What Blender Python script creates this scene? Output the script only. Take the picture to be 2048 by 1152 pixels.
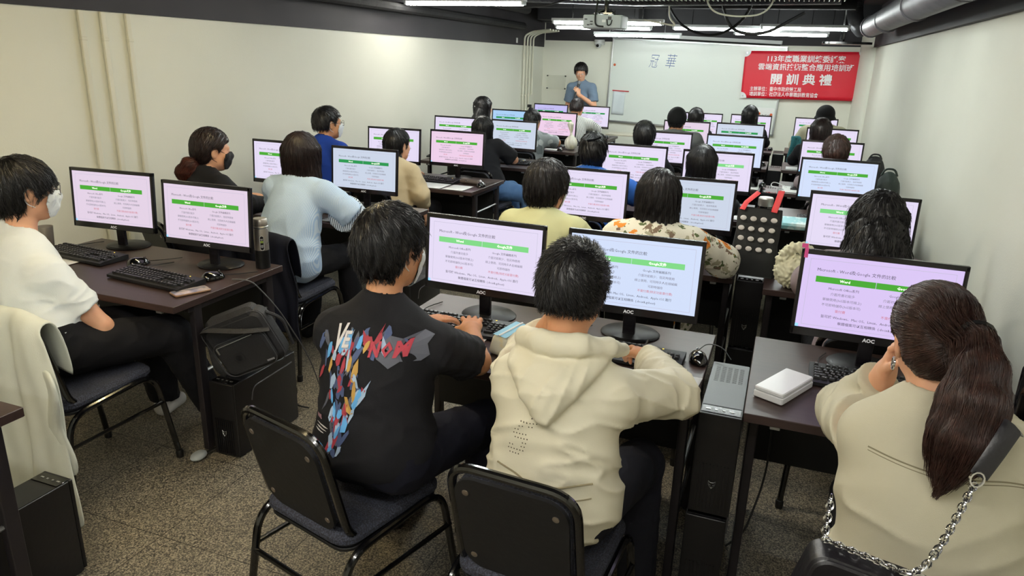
import bpy, bmesh, math, random
import numpy as np
from mathutils import Vector, Matrix
random.seed(4)
PI = math.pi
SC = bpy.context.scene
COL = SC.collection
for _o in list(bpy.data.objects):
    bpy.data.objects.remove(_o)

# ------------------------------------------------------------------ camera, world, exposure
cam_d = bpy.data.cameras.new('camera')
cam = bpy.data.objects.new('camera', cam_d)
COL.objects.link(cam)
CY, CP, CR, CF, CZ = 0.3530154, 0.3092094, 0.0316256, 1436.95, 1.7436
_f = Vector((-math.sin(CY) * math.cos(CP), math.cos(CY) * math.cos(CP), -math.sin(CP)))
_r = Vector((math.cos(CY), math.sin(CY), 0))
_u = _r.cross(_f)
_r2 = math.cos(CR) * _r + math.sin(CR) * _u
_u2 = -math.sin(CR) * _r + math.cos(CR) * _u
cam.matrix_world = Matrix(((_r2.x, _u2.x, -_f.x, 0), (_r2.y, _u2.y, -_f.y, 0), (_r2.z, _u2.z, -_f.z, CZ), (0, 0, 0, 1)))
cam_d.sensor_fit = 'HORIZONTAL'
cam_d.sensor_width = 36.0
cam_d.lens = CF / 2048 * 36.0
cam_d.clip_start = 0.05
SC.camera = cam
world = bpy.data.worlds.new('world')
SC.world = world
world.use_nodes = True
world.node_tree.nodes['Background'].inputs[0].default_value = (0.6, 0.65, 0.7, 1)
world.node_tree.nodes['Background'].inputs[1].default_value = 0.12
SC.view_settings.view_transform = 'Standard'
SC.view_settings.look = 'None'
SC.view_settings.exposure = 0.0
SC.view_settings.gamma = 1.0
SC.cycles.use_denoising = True
SC.cycles.max_bounces = 8
SC.cycles.diffuse_bounces = 5

# ------------------------------------------------------------------ materials
def lin(c):
    if isinstance(c, str):
        c = c.lstrip('#')
        c = [int(c[i:i + 2], 16) / 255 for i in (0, 2, 4)]
        c = [x / 12.92 if x <= 0.04045 else ((x + 0.055) / 1.055) ** 2.4 for x in c]
    return (c[0], c[1], c[2], 1.0)

MATS = {}
def mat(name, color='#808080', rough=0.6, metal=0.0, bump=None, vary=None, emit=None, spec=0.5, coat=0.0, sheen=0.0, alpha=1.0, trans=0.0):
    """bump=(scale, strength); vary=(scale, colour2[, lo, hi])"""
    if name in MATS:
        return MATS[name]
    m = bpy.data.materials.new(name)
    MATS[name] = m
    m.use_nodes = True
    nt = m.node_tree
    b = nt.nodes['Principled BSDF']
    b.inputs['Base Color'].default_value = lin(color)
    b.inputs['Roughness'].default_value = rough
    b.inputs['Metallic'].default_value = metal
    b.inputs['Specular IOR Level'].default_value = spec
    b.inputs['Coat Weight'].default_value = coat
    b.inputs['Sheen Weight'].default_value = sheen
    b.inputs['Alpha'].default_value = alpha
    b.inputs['Transmission Weight'].default_value = trans
    tc = None
    if bump or vary:
        tc = nt.nodes.new('ShaderNodeTexCoord')
    if vary:
        n = nt.nodes.new('ShaderNodeTexNoise')
        n.inputs['Scale'].default_value = vary[0]
        n.inputs['Detail'].default_value = 5
        nt.links.new(tc.outputs['Object'], n.inputs['Vector'])
        r = nt.nodes.new('ShaderNodeValToRGB')
        r.color_ramp.elements[0].color = lin(color)
        r.color_ramp.elements[1].color = lin(vary[1])
        r.color_ramp.elements[0].position = vary[2] if len(vary) > 2 else 0.35
        r.color_ramp.elements[1].position = vary[3] if len(vary) > 3 else 0.7
        nt.links.new(n.outputs['Fac'], r.inputs['Fac'])
        nt.links.new(r.outputs['Color'], b.inputs['Base Color'])
    if bump:
        n = nt.nodes.new('ShaderNodeTexNoise')
        n.inputs['Scale'].default_value = bump[0]
        n.inputs['Detail'].default_value = 6
        nt.links.new(tc.outputs['Object'], n.inputs['Vector'])
        bm = nt.nodes.new('ShaderNodeBump')
        bm.inputs['Strength'].default_value = bump[1]
        bm.inputs['Distance'].default_value = 0.01
        nt.links.new(n.outputs['Fac'], bm.inputs['Height'])
        nt.links.new(bm.outputs['Normal'], b.inputs['Normal'])
    if emit:
        b.inputs['Emission Color'].default_value = lin(emit[0])
        b.inputs['Emission Strength'].default_value = emit[1]
        if len(emit) > 2 and not emit[2]:
            m.cycles.emission_sampling = 'NONE'
    return m

# ------------------------------------------------------------------ mesh building
class MB:
    def __init__(self):
        self.v, self.f, self.mi = [], [], []
        self.T = None
    def add(self, vs, fs, mi=0, M=None):
        o = len(self.v)
        M = M if M is not None else self.T
        if M is not None:
            vs = [M @ Vector(p) for p in vs]
        self.v += [tuple(p) for p in vs]
        self.f += [tuple(i + o for i in f) for f in fs]
        self.mi += [mi] * len(fs)
    def box(self, c, s, mi=0, M=None):
        x, y, z = c
        a, b, d = s[0] / 2, s[1] / 2, s[2] / 2
        vs = [(x + i * a, y + j * b, z + k * d) for k in (-1, 1) for j in (-1, 1) for i in (-1, 1)]
        self.add(vs, [(0, 2, 3, 1), (4, 5, 7, 6), (0, 1, 5, 4), (2, 6, 7, 3), (0, 4, 6, 2), (1, 3, 7, 5)], mi, M)
    def rbox(self, c, s, r=0.01, ch=0.002, seg=4, axis='z', mi=0, M=None):
        """rounded rectangle extruded along an axis, with small edge chamfers"""
        a, b, d = {'z': (0, 1, 2), 'y': (0, 2, 1), 'x': (1, 2, 0)}[axis]
        hx, hy, hz = s[a] / 2, s[b] / 2, s[d] / 2
        r = min(r, hx * 0.999, hy * 0.999)
        rings = []
        for zz, ins in ((-hz, ch), (-hz + ch, 0), (hz - ch, 0), (hz, ch)):
            ring = []
            for q, (sx, sy) in enumerate(((1, 1), (-1, 1), (-1, -1), (1, -1))):
                for k in range(seg + 1):
                    t = q * PI / 2 + k / seg * PI / 2
                    px = sx * (hx - r) + (r - min(ins, r)) * math.cos(t) if r > ins else sx * (hx - ins)
                    py = sy * (hy - r) + (r - min(ins, r)) * math.sin(t) if r > ins else sy * (hy - ins)
                    p = [0, 0, 0]
                    p[a], p[b], p[d] = px + c[a], py + c[b], zz + c[d]
                    ring.append(tuple(p))
            rings.append(ring)
        n = len(rings[0])
        vs = [p for R in rings for p in R]
        fs = []
        for i in range(3):
            for k in range(n):
                fs.append((i * n + k, i * n + (k + 1) % n, (i + 1) * n + (k + 1) % n, (i + 1) * n + k))
        fs.append(tuple(range(n - 1, -1, -1)))
        fs.append(tuple(range(3 * n, 4 * n)))
        if axis == 'y':
            fs = [f[::-1] for f in fs]
        self.add(vs, fs, mi, M)
    def tube(self, pts, r, seg=8, closed=False, mi=0, M=None, cap=True, flat=1.0):
        pts = [Vector(p) for p in pts]
        n = len(pts)
        rr = r if hasattr(r, '__len__') else [r] * n
        vs, fs = [], []
        prev = None
        for i in range(n):
            if closed:
                t = pts[(i + 1) % n] - pts[i - 1]
            else:
                t = pts[min(i + 1, n - 1)] - pts[max(i - 1, 0)]
            t = t.normalized() if t.length > 1e-9 else Vector((0, 0, 1))
            if prev is None:
                up = Vector((0, 0, 1)) if abs(t.z) < 0.9 else Vector((0, 1, 0))
                x = t.cross(up).normalized()
            else:
                x = (prev - t * prev.dot(t))
                x = x.normalized() if x.length > 1e-6 else t.orthogonal().normalized()
            prev = x
            y = t.cross(x)
            for k in range(seg):
                a = 2 * PI * k / seg
                vs.append(pts[i] + x * (math.cos(a) * rr[i]) + y * (math.sin(a) * rr[i] * flat))
        m = n if closed else n - 1
        for i in range(m):
            j = (i + 1) % n
            for k in range(seg):
                k2 = (k + 1) % seg
                fs.append((i * seg + k, i * seg + k2, j * seg + k2, j * seg + k))
        if not closed and cap:
            fs.append(tuple(range(seg - 1, -1, -1)))
            fs.append(tuple((n - 1) * seg + k for k in range(seg)))
        self.add(vs, fs, mi, M)
    def lathe(self, prof, seg=20, c=(0, 0, 0), mi=0, M=None):
        vs, fs = [], []
        n = len(prof)
        for (r, z) in prof:
            for k in range(seg):
                a = 2 * PI * k / seg
                vs.append((c[0] + r * math.cos(a), c[1] + r * math.sin(a), c[2] + z))
        for i in range(n - 1):
            for k in range(seg):
                k2 = (k + 1) % seg
                fs.append((i * seg + k, i * seg + k2, (i + 1) * seg + k2, (i + 1) * seg + k))
        fs.append(tuple(range(seg - 1, -1, -1)))
        fs.append(tuple((n - 1) * seg + k for k in range(seg)))
        self.add(vs, fs, mi, M)
    def sphere(self, c, r, seg=12, mi=0, M=None):
        r = r if hasattr(r, '__len__') else (r, r, r)
        vs, fs = [], []
        h = seg // 2
        for i in range(h + 1):
            t = PI * i / h
            for k in range(seg):
                a = 2 * PI * k / seg
                vs.append((c[0] + r[0] * math.sin(t) * math.cos(a), c[1] + r[1] * math.sin(t) * math.sin(a), c[2] + r[2] * math.cos(t)))
        for i in range(h):
            for k in range(seg):
                k2 = (k + 1) % seg
                fs.append((i * seg + k, (i + 1) * seg + k, (i + 1) * seg + k2, i * seg + k2))
        self.add(vs, fs, mi, M)
    def prism(self, outline, z0, z1, mi=0, M=None):
        n = len(outline)
        vs = [(p[0], p[1], z0) for p in outline] + [(p[0], p[1], z1) for p in outline]
        fs = [tuple(range(n - 1, -1, -1)), tuple(range(n, 2 * n))]
        fs += [(k, (k + 1) % n, n + (k + 1) % n, n + k) for k in range(n)]
        self.add(vs, fs, mi, M)
    def grid(self, P, mi=0, M=None, flip=False):
        """P: rows of points"""
        h, w = len(P), len(P[0])
        vs = [p for R in P for p in R]
        fs = []
        for i in range(h - 1):
            for j in range(w - 1):
                q = (i * w + j, i * w + j + 1, (i + 1) * w + j + 1, (i + 1) * w + j)
                fs.append(q[::-1] if flip else q)
        self.add(vs, fs, mi, M)
    def mesh(self, name, mats, smooth=35):
        me = bpy.data.meshes.new(name)
        me.from_pydata(self.v, [], self.f)
        for m in (mats if isinstance(mats, (list, tuple)) else [mats]):
            me.materials.append(m)
        if any(self.mi):
            me.polygons.foreach_set('material_index', self.mi)
        if smooth:
            me.polygons.foreach_set('use_smooth', [True] * len(me.polygons))
            me.update()
            me.set_sharp_from_angle(angle=math.radians(smooth))
        me.update()
        return me
    def build(self, name, mats, parent=None, loc=None, rot=None, smooth=35):
        return link(name, self.mesh(name, mats, smooth), parent, loc, rot)

def link(name, data, parent=None, loc=None, rot=None):
    o = bpy.data.objects.new(name, data)
    COL.objects.link(o)
    if parent is not None:
        o.parent = parent
    if loc is not None:
        o.location = loc
    if rot is not None:
        o.rotation_euler = rot
    return o

def thing(name, label, cat, loc=(0, 0, 0), rz=0.0, group=None, rot=None):
    o = link(name, None, None, loc, rot or (0, 0, rz))
    o.empty_display_size = 0.05
    return tag(o, label, cat, group)

def tag(o, label, cat, group=None, kind=None):
    o['label'] = label
    o['category'] = cat
    if group:
        o['group'] = group
    if kind:
        o['kind'] = kind
    return o

def structure(o, label=None):
    o['kind'] = 'structure'
    if label:
        o['label'] = label
    return o

def copy_tree(o, parent=None):
    c = o.copy()
    COL.objects.link(c)
    if parent is not None:
        c.parent = parent
    for ch in list(o.children):
        copy_tree(ch, c)
    return c

def text_geo(body, size=1.0, align='CENTER', bold=0.0, extrude=0.0, res=2, spacing=1.0, shear=0.0):
    cu = bpy.data.curves.new('lettering', 'FONT')
    cu.body = body
    cu.size = size
    cu.align_x = align
    cu.offset = bold
    cu.extrude = extrude
    cu.resolution_u = res
    cu.space_character = spacing
    cu.shear = shear
    o = bpy.data.objects.new('lettering', cu)
    COL.objects.link(o)
    me = bpy.data.meshes.new_from_object(o)
    vs = [tuple(v.co) for v in me.vertices]
    fs = [tuple(p.vertices) for p in me.polygons]
    bpy.data.objects.remove(o)
    bpy.data.curves.remove(cu)
    bpy.data.meshes.remove(me)
    return vs, fs

def ML(loc=(0, 0, 0), rx=0, ry=0, rz=0, s=1.0):
    return Matrix.Translation(loc) @ Matrix.Rotation(rz, 4, 'Z') @ Matrix.Rotation(ry, 4, 'Y') @ Matrix.Rotation(rx, 4, 'X') @ Matrix.Scale(s, 4)

def arc(c, r, a0, a1, n, plane='yz', x=0.0):
    out = []
    for k in range(n + 1):
        a = a0 + (a1 - a0) * k / n
        p, q = c[0] + r * math.cos(a), c[1] + r * math.sin(a)
        out.append({'yz': (x, p, q), 'xz': (p, x, q), 'xy': (p, q, x)}[plane])
    return out

def rounded_path(pts, r, n=5):
    """polyline with corners rounded"""
    pts = [Vector(p) for p in pts]
    out = [pts[0]]
    for i in range(1, len(pts) - 1):
        a, b, c = pts[i - 1], pts[i], pts[i + 1]
        d1, d2 = (a - b), (c - b)
        k = min(r, d1.length * 0.49, d2.length * 0.49)
        p, q = b + d1.normalized() * k, b + d2.normalized() * k
        for t in range(n + 1):
            t /= n
            out.append(p * (1 - t) ** 2 + b * 2 * t * (1 - t) + q * t * t)
    out.append(pts[-1])
    return out
# ------------------------------------------------------------------ lamps: LED tube fixtures under the black ceiling
M_TUBE_COOL = mat('led_cool', '#ffffff', 0.4, emit=((0.93, 1.0, 0.97), 60.0))
M_TUBE_WARM = mat('led_warm', '#ffffff', 0.4, emit=((1.0, 0.79, 0.42), 60.0))
M_TUBE_MID = mat('led_neutral', '#ffffff', 0.4, emit=((1.0, 0.97, 0.88), 60.0))
M_LAMPBODY = mat('lamp_body', '#b9bcbd', 0.5)
M_BLACKPAINT = mat('black_ceiling_paint', '#0e0d10', 0.75, bump=(14, 0.6), vary=(3, '#171619'))
M_BANDPAINT = mat('grey_band_paint', '#302d32', 0.7, vary=(1.5, '#393639'))
M_WALL = mat('white_wall_paint', '#e6e6d9', 0.75, bump=(120, 0.08), vary=(0.8, '#e0e0d3'))
M_CONDUIT = mat('white_conduit', '#dcdac9', 0.6)
M_STEEL = mat('galvanised_duct', '#6f6e72', 0.5, 0.6, bump=(9, 0.15), vary=(5, '#5d5c61'))
M_FOIL = mat('dark_foil', '#3a3a3e', 0.3, 0.6, bump=(40, 0.9), vary=(20, '#55565a'))
M_BLACKMETAL = mat('black_enamel_tube', '#060608', 0.18, 0.0, spec=0.7, coat=0.5)
M_DARKPLASTIC = mat('dark_plastic', '#0e0e10', 0.38)
M_WHITEPLASTIC = mat('white_plastic', '#d8d9d8', 0.4)
M_CABLE = mat('black_cable', '#0a0a0a', 0.5)
M_CHROME = mat('chrome', '#d0d0d2', 0.15, 1.0)
M_ALU = mat('aluminium', '#b8babb', 0.35, 0.9)

CEIL = 2.55
def lamp(x, y, z, label, mt, ang=0.0, n=2, L=1.22):
    t = thing('tube_light', label, 'ceiling light', (x, y, z), ang, 'tube lights under the black ceiling')
    b = MB()
    b.rbox((0, 0, 0.035), (L + 0.06, 0.05 + 0.055 * (n - 1), 0.03), 0.004)
    for s in (-1, 1):
        b.box((s * (L / 2 + 0.012), 0, 0.008), (0.022, 0.03 + 0.06 * (n - 1), 0.034))
    b.build('lamp_housing', M_LAMPBODY, t)
    for k in range(n):
        q = MB()
        yy = (k - (n - 1) / 2) * 0.06
        q.tube([(-L / 2, yy, 0), (L / 2, yy, 0)], 0.0135, 8)
        q.build('led_tube', mt, t)
    for s in (-1, 1):
        h = MB(); h.tube([(s * L * 0.33, 0, 0.04), (s * L * 0.33, 0, CEIL - z)], 0.004, 5)
        h.build('hanger_rod', M_BLACKMETAL, t)
    return t
lamp(-3.12, 6.85, 2.235, 'bright tube light over the left desks, nearest in view', M_TUBE_MID)
lamp(-2.07, 8.43, 2.15, 'upper bright tube light partly hidden by the grey projector', M_TUBE_COOL)
lamp(-2.43, 9.7, 2.15, 'lower bright tube light just under the one behind the projector', M_TUBE_COOL, 0.02)
lamp(-2.11, 10.35, 2.085, 'long single tube light in front of the whiteboard left end', M_TUBE_COOL, 0, 1, 1.15)
lamp(-0.86, 9.5, 2.15, 'tube light seen through black cables above the whiteboard', M_TUBE_COOL, 0.1, 1)
lamp(0.02, 9.3, 2.16, 'tube light above the right end of the whiteboard', M_TUBE_COOL, 0.1, 1, 0.9)
lamp(-0.25, 10.2, 2.13, 'tube light above the red banner', M_TUBE_COOL, 0.25, 2, 1.1)
lamp(-2.3, 0.8, 2.44, 'warm tube light over the left aisle behind the camera', M_TUBE_WARM)
lamp(-2.25, 2.9, 2.44, 'warm tube light over the first left desk row', M_TUBE_WARM)
lamp(-1.2, 0.35, 2.32, 'neutral tube light above the nearest floor', M_TUBE_MID)
lamp(-0.9, 2.9, 2.3, 'neutral tube light over the first middle desk row', M_TUBE_MID)
lamp(0.2, 0.3, 2.3, 'neutral tube light by the right wall near the camera', M_TUBE_MID)
lamp(-2.2, 4.9, 2.42, 'cool tube light over the third left desk row', M_TUBE_COOL)
lamp(-0.7, 4.5, 2.40, 'cool tube light over the third middle desk row', M_TUBE_COOL)
lamp(-0.3, 5.6, 2.24, 'cool tube light over the right desks', M_TUBE_COOL)
lamp(-1.4, -1.4, 2.32, 'neutral tube light at the rear of the room', M_TUBE_MID)

# ------------------------------------------------------------------ room shell
XL, XR, YB, YN = -3.95, 0.97, 11.87, -2.5
def slab(name, c, s, m):
    b = MB()
    b.box((0, 0, 0), s)
    return structure(b.build(name, m, None, c, smooth=0))
def floor_material():
    m = bpy.data.materials.new('speckled_floor')
    m.use_nodes = True
    nt = m.node_tree
    b = nt.nodes['Principled BSDF']
    tc = nt.nodes.new('ShaderNodeTexCoord')
    n1 = nt.nodes.new('ShaderNodeTexNoise'); n1.inputs['Scale'].default_value = 190; n1.inputs['Detail'].default_value = 4
    n2 = nt.nodes.new('ShaderNodeTexNoise'); n2.inputs['Scale'].default_value = 2.2; n2.inputs['Detail'].default_value = 3
    r1 = nt.nodes.new('ShaderNodeValToRGB')
    e = r1.color_ramp.elements
    e[0].position, e[0].color = 0.36, lin('#2b2926')
    e[1].position, e[1].color = 0.66, lin('#aba08b')
    k = r1.color_ramp.elements.new(0.5); k.color = lin('#6d6556')
    r2 = nt.nodes.new('ShaderNodeValToRGB')
    r2.color_ramp.elements[0].color = lin('#b4b1ac'); r2.color_ramp.elements[1].color = lin('#ffffff')
    mx = nt.nodes.new('ShaderNodeMix'); mx.data_type = 'RGBA'; mx.blend_type = 'MULTIPLY'; mx.inputs[0].default_value = 0.6
    # tile joints: a 0.5 m grid
    br = nt.nodes.new('ShaderNodeTexBrick')
    br.offset = 0.0
    br.inputs['Scale'].default_value = 1.0
    br.inputs['Brick Width'].default_value = 0.5
    br.inputs['Row Height'].default_value = 0.5
    br.inputs['Mortar Size'].default_value = 0.0022
    br.inputs['Color1'].default_value = br.inputs['Color2'].default_value = (1, 1, 1, 1)
    br.inputs['Mortar'].default_value = (0.25, 0.24, 0.22, 1)
    mx2 = nt.nodes.new('ShaderNodeMix'); mx2.data_type = 'RGBA'; mx2.blend_type = 'MULTIPLY'; mx2.inputs[0].default_value = 1.0
    L = nt.links.new
    for q in (n1, n2, br):
        L(tc.outputs['Object'], q.inputs['Vector'])
    L(n1.outputs['Fac'], r1.inputs['Fac']); L(n2.outputs['Fac'], r2.inputs['Fac'])
    L(r1.outputs['Color'], mx.inputs[6]); L(r2.outputs['Color'], mx.inputs[7])
    L(mx.outputs[2], mx2.inputs[6]); L(br.outputs['Color'], mx2.inputs[7])
    L(mx2.outputs[2], b.inputs['Base Color'])
    bp = nt.nodes.new('ShaderNodeBump'); bp.inputs['Strength'].default_value = 0.5; bp.inputs['Distance'].default_value = 0.004
    L(n1.outputs['Fac'], bp.inputs['Height']); L(bp.outputs['Normal'], b.inputs['Normal'])
    b.inputs['Roughness'].default_value = 0.55
    return m
YC, YL_ = (YB + YN) / 2, YB - YN
slab('floor', ((XL + XR) / 2, YC, -0.05), (XR - XL + 0.4, YL_ + 0.4, 0.1), floor_material())
slab('ceiling', ((XL + XR) / 2, YC, CEIL + 0.05), (XR - XL + 0.4, YL_ + 0.4, 0.1), M_BLACKPAINT)
slab('wall_left', (XL - 0.05, YC, CEIL / 2), (0.1, YL_, CEIL), M_WALL)
slab('wall_right', (XR + 0.05, YC, CEIL / 2), (0.1, YL_, CEIL), M_WALL)
slab('wall_front', ((XL + XR) / 2, YB + 0.05, CEIL / 2), (XR - XL + 0.2, 0.1, CEIL), M_WALL)
slab('wall_back', ((XL + XR) / 2, YN - 0.05, CEIL / 2), (XR - XL + 0.2, 0.1, CEIL), M_WALL)
slab('trim_1', (XL + 0.006, YC, (1.938 + CEIL) / 2), (0.012, YL_ - 0.02, CEIL - 1.938), M_BANDPAINT)
slab('trim_2', (XR - 0.02, YC, (2.03 + CEIL) / 2), (0.04, YL_ - 0.02, CEIL - 2.03), M_BANDPAINT)
slab('trim_3', ((XL + XR) / 2, YB - 0.006, (2.045 + CEIL) / 2), (XR - XL - 0.06, 0.012, CEIL - 2.045), M_BANDPAINT)
# rounded plaster corner between the right wall and the front wall
b = MB()
pts = [(XR, YB)]
for k in range(11):
    a = PI + PI / 2 * k / 10
    pts.append((XR + 0.16 * math.cos(a) * 1.0 + 0.0, YB + 0.6 * math.sin(a)))
b.prism(pts[::-1], 0, CEIL)
structure(b.build('trim_4', M_WALL, None, None, smooth=40), 'rounded white wall corner right of the red banner')

def pipe(name, label, cat, pts, r, m, seg=10, group=None, rp=0.0):
    b = MB()
    b.tube(rounded_path(pts, rp) if rp else pts, r, seg)
    return tag(b.build(name, m), label, cat, group)
# flat white conduits on the left wall, four thin pipes in the far corner
for i, (y, lab) in enumerate(((3.27, 'first from the left'), (3.42, 'middle one'), (3.6, 'last before the pale bare wall'))):
    b = MB()
    b.rbox((XL + 0.022, y, 0.97), (0.02, 0.035, 1.93), 0.006)
    b.rbox((XL + 0.024, y, 1.78), (0.026, 0.042, 0.02), 0.006)
    tag(b.build('wall_conduit', M_CONDUIT), 'flat white cable conduit on left wall, ' + lab + ' of three', 'conduit', 'cable conduits on the left wall')
for i, (y, z0, lab) in enumerate(((10.85, 0.3, 'leftmost'), (10.99, 0.3, 'second'), (11.12, 0.3, 'third'), (11.26, 1.2, 'rightmost, shorter'))):
    b = MB()
    b.tube(rounded_path([(XL + 0.03, y, z0), (XL + 0.03, y, 2.08), (XL + 0.16, y, 2.14), (XL + 0.5, y - 0.2, 2.16)], 0.06), 0.014, 8)
    b.rbox((XL + 0.02, y, 1.2), (0.02, 0.05, 0.02), 0.004)
    tag(b.build('wall_pipe', M_CONDUIT), 'thin white pipe in the far left corner, ' + lab + ' of four', 'pipe', 'corner pipes')

# ------------------------------------------------------------------ black ceiling services
pipe('air_duct', 'round grey sheet metal duct running along the right wall top', 'duct', [(0.72, -2, 2.16), (0.71, 4, 2.17), (0.70, 9.1, 2.19)], 0.105, M_STEEL, 18)
b = MB()
for y in (4.2, 5.8, 7.6):
    b.tube([(0.705, y, 2.175), (0.705, y + 0.05, 2.175)], 0.113, 18)
b.tube([(0.70, 9.06, 2.19), (0.70, 9.13, 2.19)], 0.118, 18)
b.build('duct_clamp', M_STEEL, bpy.data.objects['air_duct'])
pipe('large_duct', 'wide grey duct with closed end beside the right ceiling edge', 'duct', [(0.42, 1, 2.6), (0.42, 6.0, 2.5)], 0.17, M_STEEL, 20)
pts = [(0.52, 9.3, 2.54), (0.51, 9.32, 2.42), (0.53, 9.4, 2.3), (0.58, 9.5, 2.22), (0.64, 9.6, 2.17)]
P = rounded_path(pts, 0.1, 6)
N = 70
Q, R = [], []
L = [0]
for i in range(1, len(P)):
    L.append(L[-1] + (P[i] - P[i - 1]).length)
for k in range(N):
    s = L[-1] * k / (N - 1)
    j = max(i for i in range(len(L)) if L[i] <= s + 1e-9)
    j = min(j, len(P) - 2)
    t = (s - L[j]) / max(1e-6, L[j + 1] - L[j])
    Q.append(P[j].lerp(P[j + 1], min(t, 1)))
    R.append(0.075 + 0.009 * (k % 2))
b = MB(); b.tube(Q, R, 14)
tag(b.build('flexible_duct', mat('ribbed_duct', '#4a4a4d', 0.4, 0.4)), 'ribbed flexible duct dropping beside the right ceiling pipes', 'duct')
b = MB(); b.rbox((0.56, 10.75, 2.06), (0.6, 0.3, 0.03), 0.1)
b.tube([(0.5, 10.7, 2.06), (0.5, 10.6, 2.55)], 0.03, 8)
tag(b.build('hanging_bracket', M_BLACKMETAL), 'black bracket plate hanging above the red banner right end', 'bracket')
pipe('foil_duct', 'black crinkled foil duct crossing the ceiling above the projector', 'duct', [(-3.0, 7.6, 2.43), (-1.6, 7.75, 2.4), (0.3, 7.7, 2.42)], 0.115, M_FOIL, 16)
pipe('black_pipe', 'black ceiling pipe crossing in front of the far lights', 'pipe', [(-3.4, 8.9, 2.4), (0.5, 8.9, 2.4)], 0.06, M_BLACKPAINT, 12)
pipe('black_pipe', 'thick black pipe along the upper left wall', 'pipe', [(-3.82, -2, 2.2), (-3.82, 6, 2.2), (-3.82, 10.5, 2.2)], 0.05, M_BLACKPAINT, 10)
pipe('black_pipe', 'second black pipe along the upper left wall, higher', 'pipe', [(-3.7, -2, 2.42), (-3.7, 10.3, 2.42)], 0.07, M_BLACKPAINT, 10)
b = MB(); b.rbox((-2.9, 10.8, 2.42), (1.5, 0.4, 0.24), 0.02)
tag(b.build('ceiling_beam', M_BLACKPAINT), 'black painted beam above the presenter', 'beam')
b = MB(); b.rbox((-1.3, 11.3, 2.42), (4.9, 0.35, 0.26), 0.02)
tag(b.build('ceiling_beam', M_BLACKPAINT), 'black painted beam above the whiteboard', 'beam')
# grille light panel close overhead
t = thing('grille_light', 'wide greenish white ceiling light grille at top edge', 'ceiling light', (-0.9, 6.65, 2.31))
b = MB(); b.rbox((0, 0, 0.03), (2.5, 1.0, 0.04), 0.01); b.build('lamp_housing', M_LAMPBODY, t)
b = MB(); b.box((0, 0, 0.004), (2.44, 0.94, 0.008)); b.build('light_panel', mat('grille_glow', '#e8f5d8', 0.5, emit=((0.72, 0.85, 0.55), 0.9, False)), t)
b = MB()
for k in range(61):
    b.box((-1.2 + k * 0.04, 0, -0.012), (0.006, 0.94, 0.024))
b.build('grille_slats', mat('grille_slat', '#9aa586', 0.4, 0.3), t)
# loose wires
rw = random.Random(2)
def wire(name, label, pts, r, m):
    b = MB(); b.tube(rounded_path(pts, 0.3, 8), r, 6)
    return tag(b.build(name, m), label, 'cable', 'loose ceiling cables')
wire('hanging_cable', 'pale cable drooping from the ceiling above the whiteboard', [(-0.9, 7.3, 2.5), (-0.85, 7.4, 2.22), (-0.6, 7.4, 2.17), (-0.3, 7.4, 2.2), (-0.25, 7.4, 2.5)], 0.008, M_CONDUIT)
wire('hanging_cable', 'thin pale rod hanging left of the whiteboard lights', [(-1.36, 8.2, 2.5), (-1.34, 8.2, 2.2), (-1.25, 8.2, 2.12), (-1.6, 8.2, 2.18)], 0.009, M_CONDUIT)
wire('hanging_cable', 'black cable loop sagging across the lights above the whiteboard', [(-1.5, 8.6, 2.5), (-1.3, 8.6, 2.14), (-0.9, 8.6, 2.02), (-0.6, 8.6, 2.2), (-0.5, 8.6, 2.5)], 0.016, M_CABLE)
wire('hanging_cable', 'second black cable loop sagging right of the first', [(-0.9, 8.72, 2.5), (-0.75, 8.72, 2.1), (-0.4, 8.72, 2.06), (0.0, 8.72, 2.3)], 0.016, M_CABLE)
wire('hanging_cable', 'black cable trailing left of the projector', [(-3.3, 7.2, 2.45), (-2.9, 7.2, 2.24), (-2.5, 7.2, 2.22), (-2.0, 7.2, 2.35)], 0.008, M_CABLE)

# projector hung from the ceiling
t = thing('projector', 'light grey projector hanging under the black ceiling', 'projector', (-1.78, 7.2, 2.1))
b = MB(); b.rbox((0, 0, 0), (0.38, 0.3, 0.12), 0.03, 0.008); b.build('projector_body', mat('projector_grey', '#a9aeb0', 0.5), t)
b = MB()
for x, z in ((-0.1, -0.025), (-0.1, 0.0), (-0.155, 0.02), (-0.13, -0.03)):
    b.box((x, -0.152, z), (0.025, 0.008, 0.01))
b.box((0.075, -0.152, 0.03), (0.032, 0.008, 0.03))
b.build('rear_ports', M_DARKPLASTIC, t)
b = MB(); b.box((0.02, -0.151, 0.005), (0.035, 0.006, 0.022)); b.build('sticker', M_WHITEPLASTIC, t)
b = MB(); b.tube([(0, 0, 0.06), (0, 0, 0.45)], 0.022, 10); b.rbox((0, 0, 0.075), (0.2, 0.2, 0.016), 0.02)
for s in (-1, 1):
    b.tube([(s * 0.12, 0.08, 0.06), (0, 0, 0.12)], 0.008, 6); b.tube([(s * 0.12, -0.08, 0.06), (0, 0, 0.12)], 0.008, 6)
b.build('ceiling_mount', M_BLACKMETAL, t)
b = MB(); b.tube(rounded_path([(-0.06, -0.1, 0.2), (-0.06, -0.18, 0.05), (-0.05, -0.19, -0.04), (0.02, -0.155, -0.045)], 0.05), 0.008, 6)
b.tube(rounded_path([(0.11, -0.1, 0.1), (0.09, -0.17, -0.03), (0.06, -0.165, -0.035), (0.05, -0.155, 0.02)], 0.03), 0.006, 6)
b.build('cable', M_CABLE, t)
b = MB(); b.lathe([(0.035, 0), (0.04, 0.01), (0.04, 0.03), (0.03, 0.03)], 16, M=ML((0.08, 0.15, 0), rx=-PI / 2)); b.build('lens', M_DARKPLASTIC, t)

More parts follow.
